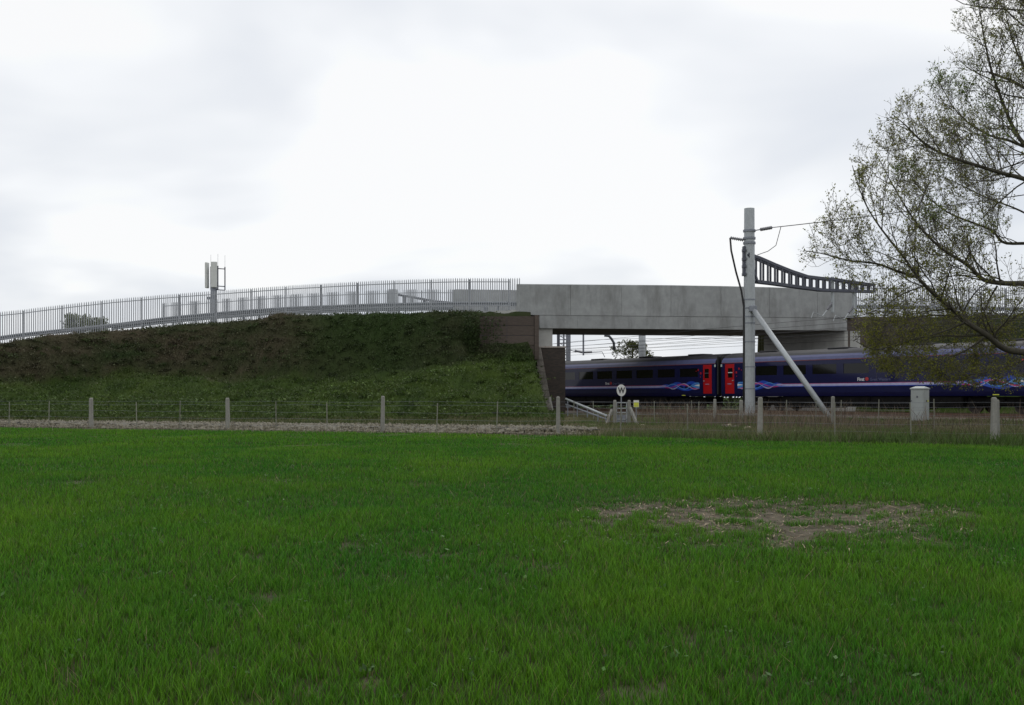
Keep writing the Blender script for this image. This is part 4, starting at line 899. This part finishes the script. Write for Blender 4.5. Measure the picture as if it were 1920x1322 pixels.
# bramble and weed mounds all over the bank
for _ in range(1000):
    x = rng.uniform(-43, 1.6); zc__ = np.interp(x, CR[:, 0], CR[:, 1]); y = rng.uniform(min(60.5, zc__ - 4), zc__ + .1)
    if rng.random() < .5: y = rng.uniform(zc__ - 2.6, zc__ - .1)
    if x > -2.4 and y > 70: continue
    z0 = bumpy(np.array([x]), np.array([y]))[0]
    if z0 < .25: continue
    m_ = int(rng.integers(30, 80)); s_ = rng.uniform(.14, .40); Q = rng.normal(size=(m_, 3)); Q /= np.linalg.norm(Q, axis=1)[:, None]; Q *= np.array([s_ * 1.3, s_ * .7, s_ * .7]) * rng.uniform(.6, 1.05, (m_, 1)); edge = max(0.25, min(1, (zc__ - y) / .9)); Q[:, 2] = abs(Q[:, 2]) * edge
    Q += np.array([x, y, z0]); base = bank_col(np.array([x]), np.array([y]), np.array([z0]), 0)[0] * rng.uniform(.55, 1.5)
    if rng.random() < .35: base = base * .5 + np.array([.03, .055, .013])
    parts.append(leaves(Q, rng.uniform(.07, .17, m_), np.tile(base, (m_, 1)) * rng.uniform(.6, 1.4, (m_, 1)), 1.5))
# clumps of broad leaved weeds low on the bank
for _ in range(260):
    x = rng.uniform(-40, 2.2); y = rng.uniform(60, 68); hh = height(np.array([x]), np.array([y]))[0]
    if hh < .2 or hh > 3.8: continue
    m_ = int(rng.integers(25, 70)); s_ = rng.uniform(.2, .5); Q = rng.normal(size=(m_, 3)) * np.array([s_, s_, .13]); Q[:, 2] = abs(Q[:, 2])
    Q += np.array([x, y, bumpy(np.array([x]), np.array([y]))[0]]); base = np.array([.055, .095, .022]) * rng.uniform(.6, 1.6) + np.array([.02, .01, .0]) * rng.random()
    parts.append(leaves(Q, rng.uniform(.10, .22, m_), np.tile(base, (m_, 1)) * rng.uniform(.7, 1.4, (m_, 1)), 2.0))
Q = np.stack([rng.uniform(-3.2, -.3, 2600), rng.uniform(70.05, 70.5, 2600), rng.uniform(4.2, 7.0, 2600)], 1); kk = rng.random(2600) * 2.9 < (-.35 - Q[:, 0]) * (.75 + .6 * vnoise(Q[:, 0], Q[:, 2], .5, 61)) + np.maximum(0, 5.0 - Q[:, 2]) * .9; Q = Q[kk]
parts.append(leaves(Q, rng.uniform(.08, .2, len(Q)), bank_col(Q[:, 0] - 6, Q[:, 1], Q[:, 2], 0) * rng.uniform(.6, 1.4, (len(Q), 1)), 1.0))
n = 16000; X = rng.uniform(-40, 2.5, n); Y = np.maximum(fence_z(X) + 3.2, 50) + rng.random(n) * 12; k = Y < 61; X, Y = X[k], Y[k]; n = len(X)
parts.append(blades(np.stack([X, Y, bumpy(X, Y)], 1), rng.uniform(.1, .32, n), rng.uniform(.02, .05, n), rng.uniform(.2, .9, n), (np.array([.05, .075, .02]) + np.array([.06, .03, .03]) * (rng.random((n, 1)) < .3)) * rng.uniform(.6, 1.4, (n, 1)), 1))
# right bank
n = 26000; X = rng.uniform(24, 42, n); Y = rng.uniform(52, 76, n); h_ = height(X, Y); k = (h_ > .5) & ~((X < 31.3) & (Y > 74.4)); X, Y = X[k], Y[k]; n = len(X)
P = np.stack([X, Y, bumpy(X, Y) + rng.uniform(0, .2, n)], 1); q = fbm(X, Y, 2, 104)[:, None]; c = (np.array([.035, .05, .018]) * q + np.array([.06, .05, .03]) * (1 - q)) * rng.uniform(.7, 1.3, (n, 1))
parts.append(leaves(P, rng.uniform(.08, .2, n), c, 1.0))
V, t_, C_ = join(parts); o = link('bank_vegetation', np_mesh('bank_vegetation', V, t_, M_weed, C_), kind='stuff'); o['label'] = 'rough grass, weeds and dry growth covering the embankment'; o['category'] = 'vegetation'
# gravel verge on the left
gx = np.arange(-46, 4, .5); pts = []
V, t_ = grid_mesh(-46, 3.4, 41, 61, .2, .2, lambda X, Y: height(X, Y) + .02 + (fbm(X, Y, .5, 111) - .4) * .22 * sm(0, 1.2, Y - fence_z(X) - .2) + .14 * sm(.3, 1.3, Y - fence_z(X)) * sm(5.5, 3.5, Y - fence_z(X)))
kp = (V[t_[:, 0], 1] > fence_z(V[t_[:, 0], 0]) - .9 + .3 * vnoise(V[t_[:, 0], 0], 0 * t_[:, 0], 1.0, 5)) & (V[t_[:, 0], 1] < fence_z(V[t_[:, 0], 0]) + 4.6 + 2.5 * vnoise(V[t_[:, 0], 0], 0 * t_[:, 0], 2.0, 6)) & (V[t_[:, 0], 1] < 59.8)
structure(link('gravel_track', np_mesh('gravel_track', V, t_[kp], M_gravel, None, True)))
n = 6000; X = rng.uniform(-32, 3, n); Y = rng.uniform(0, 1, n) ** 1.3 * 6 + fence_z(X) - .4; k = Y < 59.5; X, Y = X[k], Y[k]; n = len(X)
o = pebbles('gravel_stones', np.stack([X, Y, height(X, Y) + .05 + .14 * sm(.3, 1.3, Y - fence_z(X))], 1), rng.uniform(.03, .11, n), np.array([.21, .195, .155]) * rng.uniform(.35, 1.25, (n, 1)), M_soil); o['label'] = 'loose grey stones along the gravel strip behind the fence'; o['category'] = 'stones'
parts = []
n = 9000; X = rng.uniform(-32, 4, n); Y = fence_z(X) + rng.normal(1.2, 1.5, n); P = np.stack([X, Y, np.zeros(n)], 1)
parts.append(blades(P, rng.uniform(.1, .5, n) * (vnoise(X, Y, .6, 8) * .9 + .3), rng.uniform(.012, .03, n), rng.uniform(.1, .6, n), np.array([.26, .23, .16]) * rng.uniform(.5, 1.3, (n, 1)), 1))
# rough verge right of the brick pier
n = 60000; X = rng.uniform(1.5, 27, n); ez = edge_z(X) - .4; top_ = np.minimum(64, (44.6 - X * N[0]) / N[1]); Y = ez + rng.random(n) * np.maximum(top_ - ez, 0.0); P = np.stack([X, Y, bumpy(X, Y)], 1)
cl = fbm(X, Y, 1.3, 121); q = np.clip((fbm(X, Y, 2.2, 125) - .45) * 2.6 + .48 - .75 * sm(4.5, .3, Y - edge_z(X)) , 0, 1)[:, None]
c = np.array([.070, .120, .026]) * (1 - q) + np.array([.145, .125, .074]) * q; c = c * rng.uniform(.5, 1.45, (n, 1))
parts.append(blades(P, (.10 + .44 * cl * sm(1.0, 6, X)) * rng.uniform(.5, 1.3, n) * (1 - .5 * sm(8, 14, Y - ez)), rng.uniform(.015, .04, n), rng.uniform(.2, .9, n), c, 1))
# tall dry stalks
n = 2400; X = np.concatenate([rng.normal(9.2, 1.1, 800), rng.normal(13.5, 2.2, 1000), rng.uniform(4, 25, 600)]); top_ = (44.0 - X * N[0]) / N[1]; Y = np.minimum(rng.uniform(.35, 1, n) * (top_ - 34) + 34, top_); P = np.stack([X, Y, height(X, Y)], 1)
parts.append(blades(P, rng.uniform(.4, 1.15, n), rng.uniform(.012, .028, n), rng.uniform(.05, .7, n), np.array([.18, .14, .105]) * rng.uniform(.4, 1.3, (n, 1)), 2))
V, t_, C_ = join(parts); o = link('verge_grass', np_mesh('verge_grass', V, t_, M_weed, C_), kind='stuff'); o['label'] = 'rough grass and dry stalks along the fence and railway verge'; o['category'] = 'grass'

# ------------------------------------------------------------------ trees
hg = thing('hedge', 'dark field hedge far behind the train', 'hedge', (18, 118, 0)); n = 9000
P = np.stack([rng.uniform(-2, 40, n), rng.normal(118, .7, n), rng.random(n) ** .8 * 2.6], 1); P[:, 2] *= .8 + .35 * vnoise(P[:, 0], P[:, 1] * 0, 1.5, 5)
V, t_, C_ = leaves(P, rng.uniform(.25, .5, n), np.array([.045, .055, .022]) * rng.uniform(.6, 1.4, (n, 1)), .8)
link('foliage', np_mesh('foliage', V - np.array([18, 118, 0]), t_, M_leaf, C_), None, hg)['kind'] = 'stuff'
mb = MB()
for k in range(30): x = -1 + k * 1.4; mb.poly([(x, 118, 0), (x + .2, 118, 1.2), (x, 118.1, 2.0)], [.08, .06, .03], 5)
mb.build('stems', M_bark, hg)
class Tree:
    def __init__(s, seed): s.r = np.random.default_rng(seed); s.big = MB(); s.small = MB(); s.leaf = []; s.leafc = []
    def grow(s, p, d_, L_, r0, lev, maxlev, upb, keep=None, kids=(6, 5, 4), leafn=4, droop=0.0):
        r_ = s.r; n = 5 if lev < maxlev else 4; pts = [p]; q = p.copy(); dd = d_ / np.linalg.norm(d_)
        for k in range(n):
            dd = dd + r_.normal(size=3) * (.16 if lev < maxlev else .22) + np.array([0, 0, upb * .16 - droop * .1]); dd /= np.linalg.norm(dd); q = q + dd * L_ / n; pts.append(q)
        rad = np.linspace(r0, r0 * .35, n + 1)
        (s.big if r0 > .03 else s.small).poly(pts, np.maximum(rad, .004), 6 if r0 > .03 else 3, False)
        s.spawn(pts, r0, lev, maxlev, upb, keep, kids, leafn, droop, L_)
    def spawn(s, pts, r0, lev, maxlev, upb, keep, kids, leafn, droop, L_, start=.25):
        r_ = s.r; pts = np.asarray(pts); n = len(pts) - 1
        if lev >= maxlev:
            for _ in range(leafn):
                f_ = r_.uniform(.35, 1.0) * n; i = min(int(f_), n - 1); b_ = pts[i] + (pts[i + 1] - pts[i]) * (f_ - i) + r_.normal(size=3) * .03
                s.leaf.append(b_)
            return
        m_ = kids[min(lev, len(kids) - 1)]
        for k in range(m_):
            f_ = (start + (1 - start) * (k + r_.uniform(.1, .9)) / m_) * n; i = min(int(f_), n - 1); b_ = pts[i] + (pts[i + 1] - pts[i]) * (f_ - i)
            tg = pts[i + 1] - pts[i]; tg = tg / np.linalg.norm(tg); pr = r_.normal(size=3); pr -= tg * np.dot(pr, tg); pr /= np.linalg.norm(pr)
            an = r_.uniform(R(28), R(62)); nd = tg * math.cos(an) + pr * math.sin(an) + np.array([0, 0, upb * .35 - droop * .3])
            l2 = L_ * r_.uniform(.45, .75) * (1.0 - .35 * f_ / n)
            if keep is not None and not keep(b_ + nd * l2 * .8): continue
            s.grow(b_, nd, l2, max(r0 * (1 - .6 * f_ / n) * .5, .0075), lev + 1, maxlev, upb, keep, kids, leafn, droop)
    def finish(s, name, label, loc, cat='tree', leafsize=(.05, .1), colfn=None, group=None, leafmul=3):
        t = thing(name, label, cat, loc, 0, group)
        s.big.build('trunk', M_bark, t, smooth=True)
        if s.small.v: s.small.build('twigs', M_twig, t, kind='stuff')
        Lf = np.array(s.leaf); n = len(Lf); k = leafmul
        P = np.repeat(Lf, k, 0) + s.r.normal(size=(n * k, 3)) * .03; c = colfn(P, s.r)
        V, t_, C_ = leaves(P, s.r.uniform(*leafsize, n * k), c, .5, s.r); V = V - np.array(loc)
        o = link('crown', np_mesh('crown', V, t_, M_leaf, C_), None, t); o['kind'] = 'stuff'; return t
# big tree at the right, limbs in real depth around a trunk just outside the view
tr = Tree(5); TX, TZ = 21.0, 37.0
envx = [(-60, 1790), (0, 1795), (60, 1785), (110, 1770), (150, 1735), (190, 1668), (235, 1660), (265, 1604), (300, 1582), (350, 1566), (400, 1545), (450, 1508), (490, 1505), (512, 1530), (540, 1590), (560, 1600), (600, 1590), (640, 1600), (690, 1640), (715, 1720), (735, 1850), (750, 1920)]
ey, ex_ = zip(*envx)
def inside(p):
    y = HY - (p[2] - CAM_H) / p[1] * F; x = CX + p[0] / p[1] * F
    return y < 742 and x > np.interp(y, ey, ex_) + random.uniform(-28, 22) and p[2] > 1.5
trunk = [(TX + .2, TZ, -.2), (TX, TZ, 1.5), (TX + .05, TZ + .1, 3.2), (TX - .1, TZ, 5.2), (TX + .1, TZ + .2, 7.5), (TX, TZ + .2, 10), (TX + .2, TZ, 13), (TX, TZ, 15.5)]
tr.big.poly(trunk, [.55, .42, .38, .34, .28, .21, .12, .05], 12)
limbs = [   # pixels along the limb from the trunk outwards, depth at the end, root radius
 ([(2090, 690), (1990, 672), (1920, 660), (1889, 657), (1871, 647), (1853, 629), (1811, 605), (1799, 590), (1760, 560), (1732, 533), (1716, 515), (1700, 488), (1653, 432), (1618, 378), (1598, 310)], 33.5, .17, 16),
 ([(1720, 520), (1677, 507), (1645, 493), (1594, 490), (1539, 474), (1506, 470)], 34.0, .06, 10),
 ([(2100, 560), (2000, 535), (1920, 531), (1889, 532), (1850, 528), (1837, 520), (1814, 495), (1771, 472), (1732, 436), (1708, 405), (1675, 350), (1649, 300)], 36.0, .15, 17),
 ([(2110, 440), (1990, 365), (1920, 334), (1881, 326), (1834, 311), (1783, 295), (1736, 275), (1700, 236), (1673, 214)], 35.5, .13, 18),
 ([(2110, 420), (1990, 330), (1920, 275), (1897, 236), (1877, 185), (1857, 130), (1842, 55), (1835, 0)], 38.5, .13, 18),
 ([(1920, 275), (1890, 262), (1857, 256), (1822, 236), (1787, 205), (1760, 150)], 40.0, .07, 12),
 ([(2100, 480), (1990, 455), (1920, 456), (1877, 458), (1865, 432), (1822, 417), (1779, 401), (1747, 377), (1716, 345), (1690, 300)], 39.5, .09, 14),
 ([(2090, 600), (1990, 580), (1920, 585), (1901, 595), (1863, 626), (1824, 649), (1760, 685), (1715, 700)], 38.5, .075, 11),
 ([(2080, 720), (1980, 690), (1920, 672), (1889, 690), (1840, 700), (1790, 705)], 35.0, .06, 10),
 ([(1870, 536), (1855, 560), (1850, 575), (1838, 600), (1800, 640), (1740, 660)], 37.5, .045, 9),
 ([(1735, 535), (1696, 549), (1675, 562), (1657, 577), (1620, 590)], 34.5, .03, 7),
 ([(1811, 605), (1760, 625), (1700, 640), (1640, 660), (1605, 640)], 34.0, .045, 11),
 ([(1799, 593), (1740, 590), (1690, 600), (1640, 610), (1600, 640)], 36.0, .04, 9),
 ([(1850, 629), (1810, 660), (1770, 672), (1700, 690), (1660, 680)], 35.5, .04, 11),
 ([(2100, 350), (2020, 230), (1980, 120), (1940, 40), (1915, -40)], 36.0, .14, 15),
 ([(1960, 420), (1905, 390), (1850, 372), (1800, 345), (1760, 330)], 41.0, .05, 10),
 ([(1940, 150), (1910, 110), (1890, 50), (1880, -10)], 40.5, .06, 10),
 ([(1840, 520), (1800, 515), (1770, 520), (1730, 545)], 39.0, .03, 7)]
for px, Ze, r0, kids in limbs:
    n = len(px); pts = []; Z0 = TZ if px[0][0] > 2000 else None
    for k, (x, y) in enumerate(px):
        f_ = k / (n - 1); far_ = min(1, max(0, (2090 - x) / 420)); Zk = TZ + (Ze - TZ) * (far_ ** .9) + .15 * math.sin(k * 1.9 + Ze)
        pts.append(W(x, y, Zk))
    if px[0][0] > 2050: pts[0] = np.array([TX, TZ + .1, pts[0][2] * .97])
    pts = np.array(pts); s_ = np.linspace(0, n - 1, n * 3); pts = np.stack([np.interp(s_, np.arange(n), pts[:, k]) for k in range(3)], 1)
    for _ in range(2): pts[1:-1] = (pts[:-2] + 2 * pts[1:-1] + pts[2:]) / 4
    rad = np.linspace(r0 * .78, .011, len(pts))
    tr.big.poly(pts, rad, 9, False)
    low = np.mean([y for _, y in px]) > 600
    L_ = 3.3 if not low else 2.3
    tr.spawn(pts, r0 * .55, 0, 3, .55 if not low else .05, inside, (kids + 8 if not low else int(kids * 1.6), 7, 6), 4 if not low else 5, 0 if not low else .5, L_, .22)
# rest of the crown outside the view
for k in range(9):
    a = R(-60 + k * 34); b_ = np.array([TX, TZ, 5 + k * .9]); tr.grow(b_, np.array([math.cos(a) * 1.0 + .5, math.sin(a), .5]), 6, .12, 0, 2, .3, lambda p: inside(p) , (7, 6, 4), 4)
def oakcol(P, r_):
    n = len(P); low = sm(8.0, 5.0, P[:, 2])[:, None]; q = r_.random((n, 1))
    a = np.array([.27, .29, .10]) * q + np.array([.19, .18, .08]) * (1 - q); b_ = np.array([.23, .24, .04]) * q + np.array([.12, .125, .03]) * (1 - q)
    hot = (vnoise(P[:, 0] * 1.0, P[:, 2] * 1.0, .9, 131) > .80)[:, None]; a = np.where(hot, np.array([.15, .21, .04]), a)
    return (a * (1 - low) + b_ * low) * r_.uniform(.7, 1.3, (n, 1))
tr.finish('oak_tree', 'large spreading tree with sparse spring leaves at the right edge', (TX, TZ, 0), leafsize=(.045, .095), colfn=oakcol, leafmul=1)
print('tree leaves', len(tr.leaf), 'twig faces', len(tr.small.f))
def small_tree(name, label, x, ytop, ybot, Z, wpx, cola, colb, seed, trunk_z=0):
    q = W(x, ytop, Z); s_ = Tree(seed); hgt = q[2]; zlow = W(0, ybot, Z)[2]; cr = wpx / 2 / F * Z
    cen = np.array([q[0], Z, (hgt + zlow) / 2]); ok = lambda p: ((p[0] - cen[0]) / cr) ** 2 + ((p[1] - cen[1]) / cr) ** 2 + (max(p[2] - cen[2], 0) / (hgt - cen[2])) ** 2 < 1.1
    s_.big.poly([(q[0], Z, 0), (q[0] + .1, Z, zlow * .6), (q[0], Z, zlow), (q[0], Z, hgt - .4)], [.25, .2, .15, .04], 8)
    for k in range(16):
        a = k * 2.4; z0 = zlow * .85 + (hgt - zlow) * (k / 16) * .8; s_.grow(np.array([q[0], Z, z0]), np.array([math.cos(a), math.sin(a), .5]), cr * (1.15 - .5 * k / 16), .05, 1, 3, .3, ok, (6, 6, 5), 7)
    s_.finish(name, label, (q[0], Z, 0), leafsize=(.10, .22), colfn=lambda P, r_: (np.array(cola) + (np.array(colb) - np.array(cola)) * r_.random((len(P), 1))) * r_.uniform(.7, 1.3, (len(P), 1)))
small_tree('background_tree', 'small leafy tree seen under the bridge behind the pale mast', 1186, 638, 676, 150, 82, (.07, .085, .03), (.12, .13, .045), 11)
small_tree('background_tree', 'pale round bush top showing through the far left palisade fence', 156, 587, 622, 115, 92, (.17, .20, .12), (.26, .29, .19), 12)
